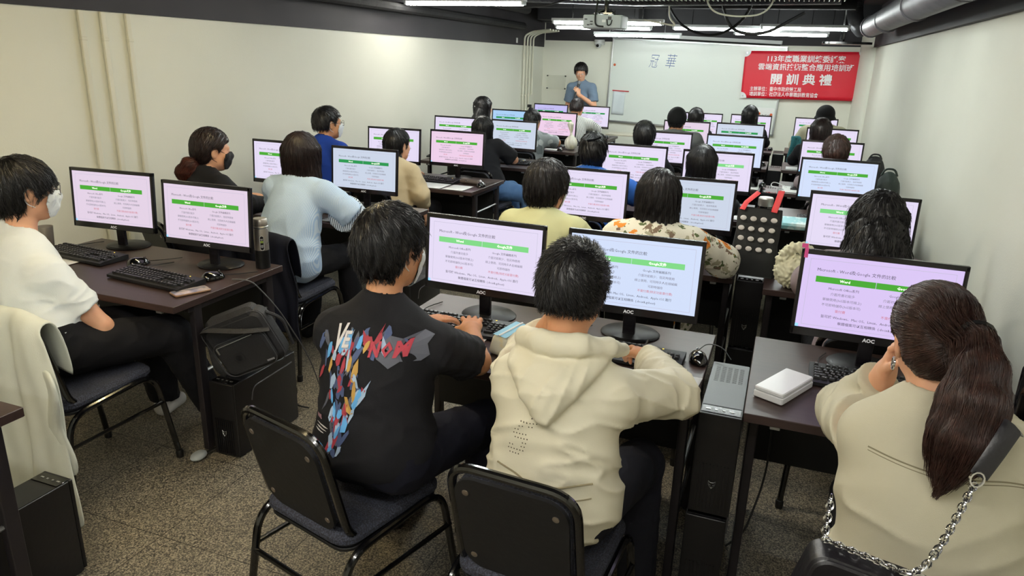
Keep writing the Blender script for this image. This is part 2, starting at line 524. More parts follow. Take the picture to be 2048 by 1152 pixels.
# ------------------------------------------------------------------ whiteboard and what hangs on it
WBM = ML((-1.495, YB - 0.035, 1.42), ry=math.radians(1.7))
t = link('whiteboard', None); t.matrix_world = WBM
tag(t, 'wide white board with aluminium frame behind the presenter', 'whiteboard')
W2, H2 = 1.30, 0.635
b = MB(); b.box((0, 0, 0), (2 * W2, 0.02, 2 * H2)); b.build('writing_surface', mat('whiteboard_enamel', '#dfe6e0', 0.22, spec=0.6), t)
b = MB()
for s in (-1, 1):
    b.rbox((0, -0.006, s * H2), (2 * W2 + 0.03, 0.034, 0.026), 0.004)
    b.rbox((s * W2, -0.006, 0), (0.026, 0.034, 2 * H2), 0.004)
b.build('frame', M_ALU, t)
def board_text(body, x, z, w, m, parent, name, yy=-0.0115, bold=0.0, shear=0.0, align='CENTER', h=None):
    vs, fs = text_geo(body, 1.0, align, bold, shear=shear)
    xs = [p[0] for p in vs]; ys = [p[1] for p in vs]
    s = w / (max(xs) - min(xs))
    sy = s if h is None else h / (max(ys) - min(ys))
    cx = (max(xs) + min(xs)) / 2 if align == 'CENTER' else min(xs)
    cy = (max(ys) + min(ys)) / 2
    b = MB(); b.add([(x + (p[0] - cx) * s, yy, z + (p[1] - cy) * sy) for p in vs], fs)
    return b.build(name, m, parent, smooth=0)
M_MARKER = mat('blue_marker', '#52699a', 0.6)
board_text('冠', -0.62, 0.33, 0.15, M_MARKER, t, 'handwriting', bold=-0.012, shear=0.25, h=0.19)
board_text('華', -0.355, 0.345, 0.17, M_MARKER, t, 'handwriting', bold=-0.012, shear=0.2, h=0.21)
M_ORANGE = mat('orange_magnet', '#c95a2c', 0.4)
for i, (x, z, lab) in enumerate(((-1.24, 0.24, 'orange magnet on the left edge of the whiteboard'), (1.06, -0.33, 'orange magnet on left corner of the contact sheet'), (1.235, -0.335, 'orange magnet on right corner of the contact sheet'))):
    b = MB(); b.lathe([(0.018, 0), (0.02, 0.006), (0.012, 0.012)], 14, M=ML(rx=PI / 2))
    o = b.build('board_magnet', M_ORANGE); o.matrix_world = WBM @ Matrix.Translation((x, -0.014, z))
    tag(o, lab, 'magnet', 'whiteboard magnets')
M_PAPER = mat('white_paper', '#e8e9e8', 0.7)
o = link('contact_sheet', None); o.matrix_world = WBM @ Matrix.Translation((1.15, -0.0125, -0.42))
tag(o, 'white sheet held by magnets on the whiteboard lower right corner', 'paper')
b = MB(); b.box((0, 0, 0), (0.24, 0.002, 0.36)); b.build('sheet', M_PAPER, o)
board_text('LINE@', 0, 0.06, 0.15, mat('ink_black', '#22232a', 0.7), o, 'lettering', -0.002)
o = link('hanging_document', None); o.matrix_world = WBM @ Matrix.Translation((-1.1, -0.016, -0.32))
tag(o, 'clear document sleeve with red top strip hanging on whiteboard', 'document')
b = MB(); b.box((0.0, -0.004, 0.165), (0.27, 0.012, 0.016)); b.build('red_strip', mat('red_plastic', '#b92a33', 0.4), o)
P = [[(-0.12 + 0.2 * i / 8, -0.002 - 0.006 * math.sin(i * 0.9 + j * 0.5), 0.16 - 0.37 * j / 6) for i in range(9)] for j in range(7)]
b = MB(); b.grid(P, flip=True); s_ = b.build('sleeve', mat('paper_blue_white', '#d3dce0', 0.4), o)
md = s_.modifiers.new('thickness', 'SOLIDIFY'); md.thickness = 0.0015
t = thing('projection_screen', 'rolled up projection screen tube above the whiteboard', 'screen', (-1.52, YB - 0.09, 2.12), rot=(0, math.radians(1.8), 0))
b = MB(); b.rbox((0, 0, 0), (2.55, 0.06, 0.05), 0.02, axis='z'); b.build('screen_case', mat('screen_case', '#c4c6c6', 0.4), t)
b = MB(); b.tube([(-1.2, -0.02, -0.035), (1.25, -0.02, -0.035)], 0.01, 8); b.build('bottom_bar', mat('bar_black', '#1b1b1d', 0.4), t)

# red banner with white lettering
BM = ML((0.07, YB - 0.085, 1.63), ry=math.radians(-0.8))
t = link('banner', None); t.matrix_world = BM
tag(t, 'red cloth banner with white Chinese lettering on the front wall', 'banner')
bw, bh = 1.63, 0.675
NX, NZ = 40, 12
def bz_(u, v):
    return 0.006 * math.sin(u * 9 + v * 2) * (0.4 + v) + 0.004 * math.sin(u * 23 + v * 5)
P = [[(-bw / 2 + bw * i / NX, -0.012 + bz_(i / NX, j / NZ) * 0.6, bh / 2 - bh * j / NZ) for i in range(NX + 1)] for j in range(NZ + 1)]
b = MB(); b.grid(P, flip=True)
o = b.build('banner_cloth', mat('banner_red', '#d3132c', 0.5, bump=(30, 0.1)), t)
md = o.modifiers.new('thickness', 'SOLIDIFY'); md.thickness = 0.002; md.offset = 1
M_LETTER = mat('banner_white', '#f6f2f4', 0.6)
def bt(body, u, v, w, bold, align='CENTER', h=None):
    board_text(body, -bw / 2 + u * bw, bh / 2 - v * bh, w, M_LETTER, t, 'lettering', -0.022, bold, 0, align, h)
bt('113年度職業訓練委託案', 0.525, 0.155, 1.06, 0.014, h=0.1)
bt('雲端資訊技術整合應用培訓班', 0.525, 0.325, 1.3, 0.012, h=0.098)
bt('開 訓 典 禮', 0.505, 0.58, 0.84, 0.025, h=0.16)
bt('主辦單位：臺中市政府勞工局', 0.075, 0.795, 0.72, 0.008, 'LEFT', 0.066)
bt('培訓單位：社團法人中華職訓教育協會', 0.075, 0.905, 0.96, 0.008, 'LEFT', 0.066)
for sx, sz in ((-1, 1), (1, 1), (-1, -1), (1, -1)):
    b = MB()
    ol = [(0, 0)] + [(0.085 * math.cos(a * PI / 16), 0.085 * math.sin(a * PI / 16)) for a in range(9)]
    b.prism(ol, 0, 0.003, M=Matrix.Translation((sx * bw / 2, -0.02, sz * bh / 2)) @ Matrix.Rotation(PI / 2, 4, 'X') @ Matrix.Scale(-sx, 4, (1, 0, 0)) @ Matrix.Scale(-sz, 4, (0, 1, 0)))
    b.lathe([(0.012, 0), (0.012, 0.006), (0.006, 0.006)], 12, M=ML((sx * (bw / 2 - 0.03), -0.022, sz * (bh / 2 - 0.03)), rx=PI / 2), mi=1)
    b.build('corner_tab', [mat('tab_white', '#dfe1e2', 0.5), M_ALU], t)

# dome camera, wall plate
t = thing('security_camera', 'small white dome security camera left of the whiteboard top', 'camera', (-3.0, YB - 0.09, 2.0))
b = MB(); b.lathe([(0.075, 0.06), (0.075, 0.02), (0.06, 0.0)], 18); b.rbox((0, 0.05, 0.03), (0.16, 0.06, 0.08), 0.02); b.build('housing', M_WHITEPLASTIC, t)
b = MB(); b.sphere((0, -0.02, -0.01), 0.052, 14); b.build('dome', mat('camera_dome', '#cfd2d3', 0.3), t)
b = MB(); b.lathe([(0.022, 0), (0.024, 0.012), (0.012, 0.012)], 12, M=ML((0, -0.065, -0.02), rx=PI / 2 + 0.4)); b.build('lens', M_DARKPLASTIC, t)
t = thing('acrylic_plate', 'clear plate on four dark screws left of the presenter', 'wall plate', (-3.7, YB - 0.02, 1.39))
b = MB(); b.box((0, 0, 0), (0.32, 0.004, 0.22)); b.build('clear_panel', mat('clear_acrylic', '#eef0e6', 0.1, alpha=0.18), t)
for sx in (-1, 1):
    for sz in (-1, 1):
        b = MB(); b.lathe([(0.011, -0.018), (0.011, 0.012), (0.005, 0.014)], 10, M=ML((sx * 0.155, 0, sz * 0.1), rx=PI / 2)); b.build('screw', M_DARKPLASTIC, t)
b = MB(); b.rbox((XL + 0.016, 10.55, 2.0), (0.02, 0.04, 0.07), 0.004)
tag(b.build('wall_sensor', M_WHITEPLASTIC), 'tiny white box high on the left wall edge', 'sensor')
# ------------------------------------------------------------------ furniture materials
def wood_material():
    m = mat('dark_laminate', '#3a2b29', 0.38, spec=0.4)
    nt = m.node_tree
    b = nt.nodes['Principled BSDF']
    tc = nt.nodes.new('ShaderNodeTexCoord'); mp = nt.nodes.new('ShaderNodeMapping')
    mp.inputs['Scale'].default_value = (1.2, 14, 14)
    n = nt.nodes.new('ShaderNodeTexNoise'); n.inputs['Scale'].default_value = 6; n.inputs['Detail'].default_value = 8
    r = nt.nodes.new('ShaderNodeValToRGB')
    r.color_ramp.elements[0].color = lin('#2c2120'); r.color_ramp.elements[1].color = lin('#43332f')
    nt.links.new(tc.outputs['Object'], mp.inputs['Vector']); nt.links.new(mp.outputs['Vector'], n.inputs['Vector'])
    nt.links.new(n.outputs['Fac'], r.inputs['Fac']); nt.links.new(r.outputs['Color'], b.inputs['Base Color'])
    return m
M_WOOD = wood_material()
M_DESKBLACK = mat('desk_black_board', '#08080a', 0.6)
M_DESKLEG = mat('desk_leg_steel', '#2c282b', 0.4, 0.3)
M_BEZEL = mat('monitor_black', '#121015', 0.25, spec=0.5)
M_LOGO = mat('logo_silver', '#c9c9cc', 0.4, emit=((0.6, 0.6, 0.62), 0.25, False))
M_KEY = mat('key_black', '#17171a', 0.42)
M_KEYB = mat('keyboard_black', '#101013', 0.45)
M_LEGEND = mat('key_legend', '#b9b9bd', 0.6)
M_GLOSS = mat('gloss_black', '#09090b', 0.12, coat=0.6)
M_TOWER = mat('tower_black', '#100f12', 0.4, bump=(60, 0.05))
M_TOWERTOP = mat('tower_top', '#2b2c2f', 0.35, 0.4)  # paler than the black case: reflected light is put into this colour
M_PAD = mat('chair_fabric', '#23252f', 0.85, bump=(160, 0.5), vary=(220, '#3d4050', 0.45, 0.6))
M_CHAIRBOARD = mat('chair_back_board', '#0f0f12', 0.55, bump=(50, 0.1))
M_SCREW = mat('screw_head', '#9a8f84', 0.35, 0.8)

# ------------------------------------------------------------------ desk
def make_desk(W=1.2):
    t = thing('desk', '', 'desk')
    X = W / 2 - 0.035
    b = MB(); b.rbox((0, 0, 0.72), (W, 0.7, 0.03), 0.004, 0.002); b.build('desktop', M_WOOD, t)
    for s in (-1, 1):
        b = MB()
        for yy in (-0.2, 0.27):
            b.rbox((s * X, yy, 0.355), (0.03, 0.045, 0.70), 0.004)
        b.rbox((s * X, 0, 0.69), (0.028, 0.5, 0.03), 0.003)
        b.build('leg_frame', M_DESKLEG, t)
        for z in (0.2, 0.38, 0.54):
            q = MB(); q.tube([(s * X, -0.19, z), (s * X, 0.25, z)], 0.008, 6); q.build('cross_rod', M_ALU if z > 0.3 else M_DESKLEG, t)
    b = MB(); b.box((0, 0.24, 0.48), (W - 0.11, 0.016, 0.42)); b.build('modesty_panel', M_DESKBLACK, t)
    b = MB(); b.box((0, -0.1, 0.695), (W - 0.11, 0.35, 0.012)); b.build('under_shelf', M_DESKBLACK, t)
    b = MB()
    for s in (-1, 1):
        b.rbox((s * (X - 0.06), -0.33, 0.697), (0.03, 0.015, 0.014), 0.002)
    b.build('metal_clips', M_ALU, t)
    return t

# ------------------------------------------------------------------ stacking chair
def make_chair():
    t = thing('stacking_chair', '', 'chair')
    for s in (-1, 1):
        b = MB()
        b.tube(rounded_path([(s * 0.215, -0.27, 0.02), (s * 0.195, -0.215, 0.41), (s * 0.195, 0.185, 0.43), (s * 0.215, 0.25, 0.02)], 0.09, 7), 0.0125, 10)
        b.build('side_frame', M_BLACKMETAL, t)
        b = MB(); b.tube([(s * 0.203, -0.235, 0.29), (s * 0.207, 0.215, 0.29)], 0.008, 8); b.build('stretcher', M_BLACKMETAL, t)
        for y in (-0.271, 0.251):
            q = MB(); q.lathe([(0.016, 0), (0.017, 0.03), (0.014, 0.035)], 12, (s * 0.215, y, 0)); q.build('foot_cap', M_DARKPLASTIC, t)
    b = MB(); b.tube([(-0.205, -0.237, 0.27), (0.205, -0.237, 0.27)], 0.009, 8); b.build('rear_crossbar', M_BLACKMETAL, t)
    b = MB(); b.rbox((0, 0.0, 0.438), (0.375, 0.42, 0.05), 0.06, 0.018, 6); b.build('seat', M_PAD, t)
    b = MB(); b.rbox((0, 0.0, 0.407), (0.36, 0.4, 0.012), 0.05); b.build('seat_board', M_CHAIRBOARD, t)
    b = MB()
    b.tube(rounded_path([(-0.168, 0.0, 0.43), (-0.168, -0.17, 0.425), (-0.168, -0.262, 0.79), (0.168, -0.262, 0.79), (0.168, -0.17, 0.425), (0.168, 0.0, 0.43)], 0.075, 8), 0.0125, 10)
    b.build('back_frame', M_BLACKMETAL, t)
    A = ML((0, -0.232, 0.615), rx=0.245)
    def outline(w0, w1, h, r=0.06):
        pts = []
        for (cx, cy, a0) in ((w1 - r, h - r, 0), (-w1 + r, h - r, PI / 2), (-w0 + r, -h + r, PI), (w0 - r, -h + r, 1.5 * PI)):
            for k in range(7):
                a = a0 + k / 6 * PI / 2
                pts.append((cx + r * math.cos(a), cy + r * math.sin(a)))
        return pts
    b = MB(); b.prism(outline(0.148, 0.152, 0.16), -0.004, 0.006, M=A @ Matrix.Rotation(PI / 2, 4, 'X')); b.build('back_board', M_CHAIRBOARD, t)
    b = MB(); b.prism(outline(0.146, 0.15, 0.158), -0.03, -0.004, M=A @ Matrix.Rotation(PI / 2, 4, 'X')); b.build('backrest', M_PAD, t)
    for sx in (-1, 1):
        for z in (-0.115, 0.11):
            b = MB(); b.lathe([(0.009, 0), (0.009, 0.002), (0.004, 0.0035)], 12, M=A @ ML((sx * 0.12, -0.006, z), rx=PI / 2)); b.build('screw', M_SCREW, t)
    return t

# ------------------------------------------------------------------ monitor with the lesson slide
MW, MH = 0.505, 0.305
SU0, SU1, SV0, SV1 = -0.2395, 0.2395, 0.029, 0.288      # screen rectangle in the monitor's own plane
SLIDE_TILT = -math.radians(4.15)
def su(u): return SU0 + u * (SU1 - SU0)
def sv(v): return SV1 - v * (SV1 - SV0)
M_INK = mat('slide_ink', '#1a1a20', 0.8, spec=0.1, emit=((0.07, 0.065, 0.09), 1.0, False))
M_INK2 = mat('slide_grey_ink', '#1a1a20', 0.8, spec=0.1, emit=((0.2, 0.19, 0.25), 1.0, False))
M_INKRED = mat('slide_red_ink', '#200808', 0.8, spec=0.1, emit=((0.62, 0.16, 0.2), 1.0, False))
M_INKWHITE = mat('slide_white_ink', '#ffffff', 0.8, emit=((0.9, 0.98, 0.9), 1.0, False))
M_LINE = mat('slide_thin_line', '#222228', 0.8, emit=((0.5, 0.48, 0.62), 1.0, False))
M_ICON = mat('slide_blue_icon', '#79b4dd', 0.8, emit=((0.25, 0.5, 0.75), 1.0, False))
def slide_text_mesh():
    b = MB()
    def put(body, u, v, h, mi, align='CENTER', bold=0.0, w=None):
        vs, fs = text_geo(body, 1.0, align, bold, res=1)
        s = h * (SV1 - SV0)
        if w:
            xs = [p[0] for p in vs]
            s = w * (SU1 - SU0) / (max(xs) - min(xs))
        b.add([(su(u) + p[0] * s, -0.0012, sv(v) + (p[1] - 0.35) * s) for p in vs], fs, mi)
    put('Microsoft - Word及Google 文件的比較', 0.092, 0.19, 0.07, 0, 'LEFT', 0.0, 0.505)
    put('Word', 0.285, 0.318, 0.05, 3, bold=0.02)
    put('Google文件', 0.685, 0.318, 0.05, 3, bold=0.02)
    left = ['Microsoft Office系列', '介面完善功能多', '單機使用(365版本可線上)', '不可即時儲存(365版本可)', '需付費']
    right = ['Google 文件編輯系列', '介面功能較少，但足夠使用', '線上使用，可同時多人在線編輯', '可即時儲存', '不需付費(特定功能需付費)']
    for k in range(5):
        put(left[k], 0.285, 0.43 + 0.075 * k, 0.043, (2 if k == 4 else (0 if k == 0 else 1)))
        put(right[k], 0.685, 0.43 + 0.075 * k, 0.043, (2 if k == 4 else (0 if k == 0 else 1)))
    put('皆可於 Windows、Mac OS、Linux、Android、Apple iOS 進行', 0.49, 0.815, 0.046, 0)
    put('軟體檔案可以互相轉換  (.docx&.gsheet)', 0.49, 0.89, 0.046, 0)
    m = b.mesh('slide_text', [M_INK, M_INK2, M_INKRED, M_INKWHITE], smooth=0)
    return m
def rect_mesh(name, rects, mats):
    b = MB()
    for (u0, u1, v0, v1, y, mi) in rects:
        b.add([(su(u0), y, sv(v1)), (su(u1), y, sv(v1)), (su(u1), y, sv(v0)), (su(u0), y, sv(v0))], [(0, 1, 2, 3)], mi)
    return b.mesh(name, mats, smooth=0)
TEXT_ME = slide_text_mesh()
def band_mesh(name, colour):
    m = mat(name, '#0a140a', 0.6, spec=0.1, emit=(lin(colour)[:3], 0.95, False))
    return rect_mesh(name, [(0.092, 0.4835, 0.278, 0.36, -0.0006, 0), (0.4865, 0.89, 0.278, 0.36, -0.0006, 0)], [m])
BANDS = {'g': band_mesh('slide_band_green', '#4fb03a'), 'l': band_mesh('slide_band_light_green', '#86e08c'), 'd': band_mesh('slide_band_deep_green', '#2f9c55')}
e = 0.0022
LINES_ME = rect_mesh('slide_border', [(0.04, 0.96, 0.055, 0.055 + 2 * e, -0.0005, 0), (0.04, 0.96, 0.955, 0.955 + 2 * e, -0.0005, 0),
                                      (0.04, 0.04 + e, 0.055, 0.957, -0.0005, 0), (0.96 - e, 0.96, 0.055, 0.957, -0.0005, 0)], [M_LINE])
ICON_ME = rect_mesh('taskbar_icon', [(0.0, 0.022, 0.957, 1.0, -0.0008, 0)], [M_ICON])
def housing_mesh():
    b = MB()
    # bezel ring (four bars), slim shell and bulged back
    y0, y1 = -0.004, 0.018
    b.rbox((0, (y0 + y1) / 2, SV0 / 2), (MW, y1 - y0, SV0), 0.003, 0.0015, 2)
    b.rbox((0, (y0 + y1) / 2, (SV1 + MH) / 2), (MW, y1 - y0, MH - SV1), 0.003, 0.0015, 2)
    for s in (-1, 1):
        w = MW / 2 - SU1
        b.rbox((s * (MW / 2 - w / 2), (y0 + y1) / 2, MH / 2), (w, y1 - y0, MH - 0.004), 0.003, 0.0015, 2)
    b.box((0, 0.012, MH / 2), (MW - 0.012, 0.014, MH - 0.012))
    b.rbox((0, 0.03, MH / 2 - 0.01), (0.36, 0.03, 0.2), 0.05, 0.012, 4, axis='y')
    return b.mesh('housing', M_BEZEL)
HOUSING_ME = housing_mesh()
b = MB(); b.add([(SU0, 0, SV0), (SU1, 0, SV0), (SU1, 0, SV1), (SU0, 0, SV1)], [(0, 1, 2, 3)])
b.add([(SU0, 0.004, SV0), (SU1, 0.004, SV0), (SU1, 0.004, SV1), (SU0, 0.004, SV1)], [(3, 2, 1, 0)])
SCREEN_V = (b.v, b.f)
def screen_mesh(name, colour):
    m = mat(name, '#050505', 0.35, spec=0.25, emit=(lin(colour)[:3], 1.0))
    q = MB(); q.add(*SCREEN_V)
    return q.mesh(name, m, smooth=0)
SCREENS = {'pink': screen_mesh('screen_pink', '#e4d2e6'), 'lilac': screen_mesh('screen_lilac', '#e6dcf6'), 'blue': screen_mesh('screen_blue', '#d3e0fb'),
           'violet': screen_mesh('screen_violet', '#dcc8f6'), 'grey': screen_mesh('screen_grey', '#ccd6e8'), 'sky': screen_mesh('screen_sky', '#a9d0f5'),
           'rose': screen_mesh('screen_rose', '#efd0ea'), 'deep': screen_mesh('screen_deep', '#c3bdf2')}
vs, fs = text_geo('AOC', 0.017, bold=0.0008)
LOGO_V = ([(p[0], -0.0045, 0.0075 + p[1]) for p in vs], fs)
b = MB(); b.add(*LOGO_V); LOGO_ME = b.mesh('logo', M_LOGO, smooth=0)
b = MB(); b.tube([(0, 0.02, 0.0), (0, 0.02, 0.17)], 0.024, 4, flat=0.5); NECK_ME = None
def neck_mesh(hh):
    q = MB(); q.rbox((0, 0.012, (hh + 0.06) / 2), (0.048, 0.022, hh + 0.06), 0.005, 0.002); return q.mesh('stand_neck', M_BEZEL)
b = MB(); b.lathe([(0.098, 0), (0.1, 0.004), (0.092, 0.011), (0.04, 0.016), (0.02, 0.02)], 32, M=Matrix.Scale(1.15, 4, (1, 0, 0))); BASE_ME = b.mesh('stand_base', mat('stand_black', '#0d0c0f', 0.45, spec=0.3))
NECKS = {}
ORD = ['first', 'second', 'third', 'fourth', 'fifth', 'sixth']
BANK = {'L': 'left', 'M': 'middle', 'R': 'right'}
DESK_Z = 0.7362
MON = {'L1a': (-3.175, 2.667, 5.2, 'pink', 'g'), 'L1b': (-2.508, 2.597, 2.0, 'pink', 'g'), 'M1a': (-1.049, 2.498, -1.4, 'lilac', 'l'), 'M1b': (-0.467, 2.540, 1.3, 'blue', 'l'),
       'R1': (0.354, 2.576, -0.7, 'violet', 'g'), 'L2a': (-3.305, 4.189, -0.2, 'lilac', 'g'), 'L2b': (-2.634, 4.181, 1.0, 'grey', 'd'), 'L3a': (-3.175, 5.532, 2.3, 'lilac', 'g'),
       'L3b': (-2.622, 5.631, 0.9, 'rose', 'g'), 'L4a': (-3.276, 7.013, 0.0, 'lilac', 'g'), 'L4b': (-2.617, 6.994, -1.7, 'grey', 'g'), 'L5a': (-3.204, 8.452, 0, 'sky', 'd'),
       'L5b': (-2.631, 8.519, -4.5, 'rose', 'g'), 'L6a': (-3.190, 10.0, -0.4, 'deep', 'd'), 'L6b': (-2.601, 10.054, -0.1, 'lilac', 'd'), 'M2a': (-1.067, 4.076, 0.1, 'lilac', 'g'),
       'M2b': (-0.466, 4.053, 2.5, 'grey', 'g'), 'M3a': (-1.076, 5.514, 0.4, 'lilac', 'g'), 'M3b': (-0.449, 5.466, 2.1, 'lilac', 'l'), 'M4a': (-1.054, 6.786, 0, 'lilac', 'g'),
       'M4b': (-0.431, 6.871, 0.4, 'blue', 'g'), 'M5a': (-1.053, 8.263, -0.6, 'pink', 'g'), 'M5b': (-0.487, 8.330, 0.1, 'grey', 'd'), 'M6a': (-1.061, 9.834, 0, 'lilac', 'g'),
       'M6b': (-0.463, 9.948, 0.8, 'lilac', 'g'), 'R2': (0.404, 3.933, -0.8, 'lilac', 'l'), 'R3': (0.369, 5.482, -0.9, 'blue', 'g'), 'R4': (0.376, 6.859, 0, 'lilac', 'g'),
       'R5': (0.439, 8.356, 0, 'lilac', 'g'), 'R6': (0.319, 9.976, -0.3, 'lilac', 'd')}
MDZ = {'M1a': 0.003, 'M1b': -0.002, 'R1': 0.007, 'R2': 0.004}
TINTWORD = {'pink': 'pinkish', 'lilac': 'pale lilac', 'blue': 'bluish', 'violet': 'violet', 'grey': 'greyish', 'sky': 'sky blue', 'rose': 'rose pink', 'deep': 'deep lavender'}
def make_monitor(key):
    x, y, yaw, tint, band = MON[key]
    bank, row, side = BANK[key[0]], ORD[int(key[1]) - 1], ''
    if len(key) > 2:
        side = {'L': {'a': 'nearer the left wall', 'b': 'at the aisle end'}, 'M': {'a': 'left of its pair', 'b': 'right of its pair'}}[key[0]][key[2]]
    lab = 'black %s slide monitor, %s desk of the %s bank%s' % (TINTWORD[tint], row, bank, ', ' + side if side else '')
    hh = 0.105 + MDZ.get(key, 0.0)
    rz = math.radians(yaw)
    t = thing('monitor', lab, 'monitor', (x, y, DESK_Z), rz, 'classroom monitors')
    A = Matrix.Translation((0, 0, hh)) @ Matrix.Rotation(SLIDE_TILT, 4, 'X')
    h = link('housing', HOUSING_ME, t); h.matrix_local = A
    s = link('screen', SCREENS[tint], t); s.matrix_local = A
    for nm, me in (('slide_border', LINES_ME), ('slide_band', BANDS[band]), ('slide_text', TEXT_ME), ('taskbar_icon', ICON_ME)):
        link(nm, me, s)
    l = link('maker_logo', LOGO_ME, t); l.matrix_local = A
    k = round(hh, 3)
    if k not in NECKS:
        NECKS[k] = neck_mesh(hh)
    n = link('stand_neck', NECKS[k], t, (0, 0.03, 0))
    link('stand_base', BASE_ME, t, (0, 0.08, 0.0))
    return t
for k in MON:
    make_monitor(k)

# ------------------------------------------------------------------ keyboards and mice
def key_layout():
    K = []      # (x, y, w, d, legend)
    u = 0.019
    def row(y, items, x=0.0):
        for it in items:
            w, lg = it if isinstance(it, tuple) else (1.0, it)
            if lg is not None:
                K.append((x + w * u / 2, y, w * u - 0.003, 0.0158, lg))
            x += w * u
    g = None
    row(0.105, ['Esc', (1.0, g), 'F1', 'F2', 'F3', 'F4', (0.5, g), 'F5', 'F6', 'F7', 'F8', (0.5, g), 'F9', 'F10', 'F11', 'F12', (0.25, g), 'P', 'S', 'B'])
    row(0.079, list('`1234567890-=') + [(2.0, ''), (0.25, g), 'I', 'H', 'U', (0.25, g), 'N', '/', '*', '-'])
    row(0.060, [(1.5, 'T')] + list('QWERTYUIOP[]') + [(1.5, '\\'), (0.25, g), 'D', 'E', 'D', (0.25, g), '7', '8', '9', '+'])
    row(0.041, [(1.75, 'C')] + list('ASDFGHJKL;\'') + [(2.25, 'E'), (3.5, g), '4', '5', '6'])
    row(0.022, [(2.25, 'S')] + list('ZXCVBNM,./') + [(2.75, 'S'), (1.25, g), '^', (1.25, g), '1', '2', '3', 'E'])
    row(0.003, [(1.25, 'C'), (1.25, 'W'), (1.25, 'A'), (6.25, ''), (1.25, 'A'), (1.25, 'W'), (1.25, 'M'), (1.25, 'C'), (0.25, g), '<', 'v', '>', (0.25, g), (2.0, '0'), '.'])
    return K
KEYS = key_layout()
KX0 = -0.2145
def key_geo(q, x, y, w, d, z):
    h, ins = 0.0075, 0.0022
    a, b_ = w / 2, d / 2
    vs = [(x - a, y - b_, z), (x + a, y - b_, z), (x + a, y + b_, z), (x - a, y + b_, z),
          (x - a + ins, y - b_ + ins * .6, z + h), (x + a - ins, y - b_ + ins * .6, z + h), (x + a - ins, y + b_ - ins, z + h), (x - a + ins, y + b_ - ins, z + h)]
    q.add(vs, [(4, 5, 6, 7), (0, 1, 5, 4), (1, 2, 6, 5), (2, 3, 7, 6), (3, 0, 4, 7)])
def keyboard_body_mesh():
    q = MB()
    # wedge with palm lip
    prof = [(-0.078, 0.0), (-0.078, 0.012), (-0.06, 0.016), (0.07, 0.024), (0.078, 0.022), (0.078, 0.0)]
    n = len(prof)
    vs = [(s * 0.226, p[0], p[1]) for s in (-1, 1) for p in prof]
    fs = [tuple(range(n)), tuple(range(2 * n - 1, n - 1, -1))] + [(k, n + k, n + (k + 1) % n, (k + 1) % n) for k in range(n)]
    q.add(vs, fs)
    return q.mesh('keyboard_body', M_KEYB, smooth=0)
KB_ME = keyboard_body_mesh()
KZ = lambda y: 0.0165 + (y + 0.06) * 0.0615
KY = -0.055
KEY_CACHE = {}
def one_key_mesh(w, d):
    k = (round(w, 4), round(d, 4))
    if k not in KEY_CACHE:
        q = MB(); key_geo(q, 0, 0, w, d, 0); KEY_CACHE[k] = q.mesh('key', M_KEY, smooth=0)
    return KEY_CACHE[k]
q = MB()
for (x, y, w, d, lg) in KEYS:
    key_geo(q, KX0 + x, KY + y, w, d, KZ(KY + y))
ALLKEYS_ME = q.mesh('keys', M_KEY, smooth=0)
q = MB()
for (x, y, w, d, lg) in KEYS:
    if lg:
        vs, fs = text_geo(lg[:3], 0.0062, 'LEFT', 0.0002, res=1)
        q.add([(KX0 + x - w / 2 + 0.0038 + p[0], KY + y + 0.0005 + p[1], KZ(KY + y) + 0.0079) for p in vs], fs)
        if len(lg) == 1 and lg.isalpha():
            q.box((KX0 + x + 0.003, KY + y - 0.0035, KZ(KY + y) + 0.0078), (0.0026, 0.0026, 0.0004))
LEGEND_ME = q.mesh('key_legends', M_LEGEND, smooth=0)
q = MB(); q.box((0.145, 0.064, 0.0245), (0.006, 0.003, 0.001)); LED_ME = q.mesh('status_light', mat('amber_led', '#e8c040', 0.4, emit=((1, 0.7, 0.1), 2.0, False)), smooth=0)
def cable_obj(name, pts, r, m, parent, rp=0.05):
    b = MB(); b.tube(rounded_path(pts, rp, 6), r, 6)
    return b.build(name, m, parent)
def make_keyboard(x, y, rz, label, near=False):
    t = thing('keyboard', label, 'keyboard', (x, y, DESK_Z + 0.0035), rz, 'black keyboards')
    link('keyboard_body', KB_ME, t)
    if near:
        for (kx, ky, w, d, lg) in KEYS[:100]:
            link('key', one_key_mesh(w, d), t, (KX0 + kx, KY + ky, KZ(KY + ky)))
        rest = MB()
        for (kx, ky, w, d, lg) in KEYS[100:]:
            key_geo(rest, KX0 + kx, KY + ky, w, d, KZ(KY + ky))
        if rest.v:
            rest.build('keys', M_KEY, t, smooth=0)['kind'] = 'stuff'
        link('key_legends', LEGEND_ME, t)['kind'] = 'stuff'
    else:
        o = link('keys', ALLKEYS_ME, t); o['kind'] = 'stuff'
    link('status_light', LED_ME, t)
    cable_obj('cable', [(-0.19, 0.077, 0.01), (-0.2, 0.16, 0.002), (-0.17, 0.24, 0.002)], 0.0022, M_CABLE, t)
    return t
def mouse_mesh():
    q = MB()
    rows = []
    for i in range(13):
        t = -1 + 2 * i / 12
        w = 0.031 * (1 - abs(t) ** 3.2) ** 0.5 * (1 - 0.12 * t)
        h = 0.036 * (1 - abs(t) ** 2.4) ** 0.6 * (1 - 0.18 * t)
        rows.append([(w * math.cos(a), t * 0.056, max(0.0, h * math.sin(a))) for a in [PI * k / 12 for k in range(13)]])
    q.grid(rows, flip=True)
    return q.mesh('mouse_shell', M_GLOSS, smooth=60)
MOUSE_ME = mouse_mesh()
q = MB(); q.lathe([(0.008, -0.003), (0.009, 0), (0.008, 0.003)], 12, M=ML((0, 0.03, 0.0255), ry=PI / 2)); WHEEL_ME = q.mesh('scroll_wheel', M_CHROME)
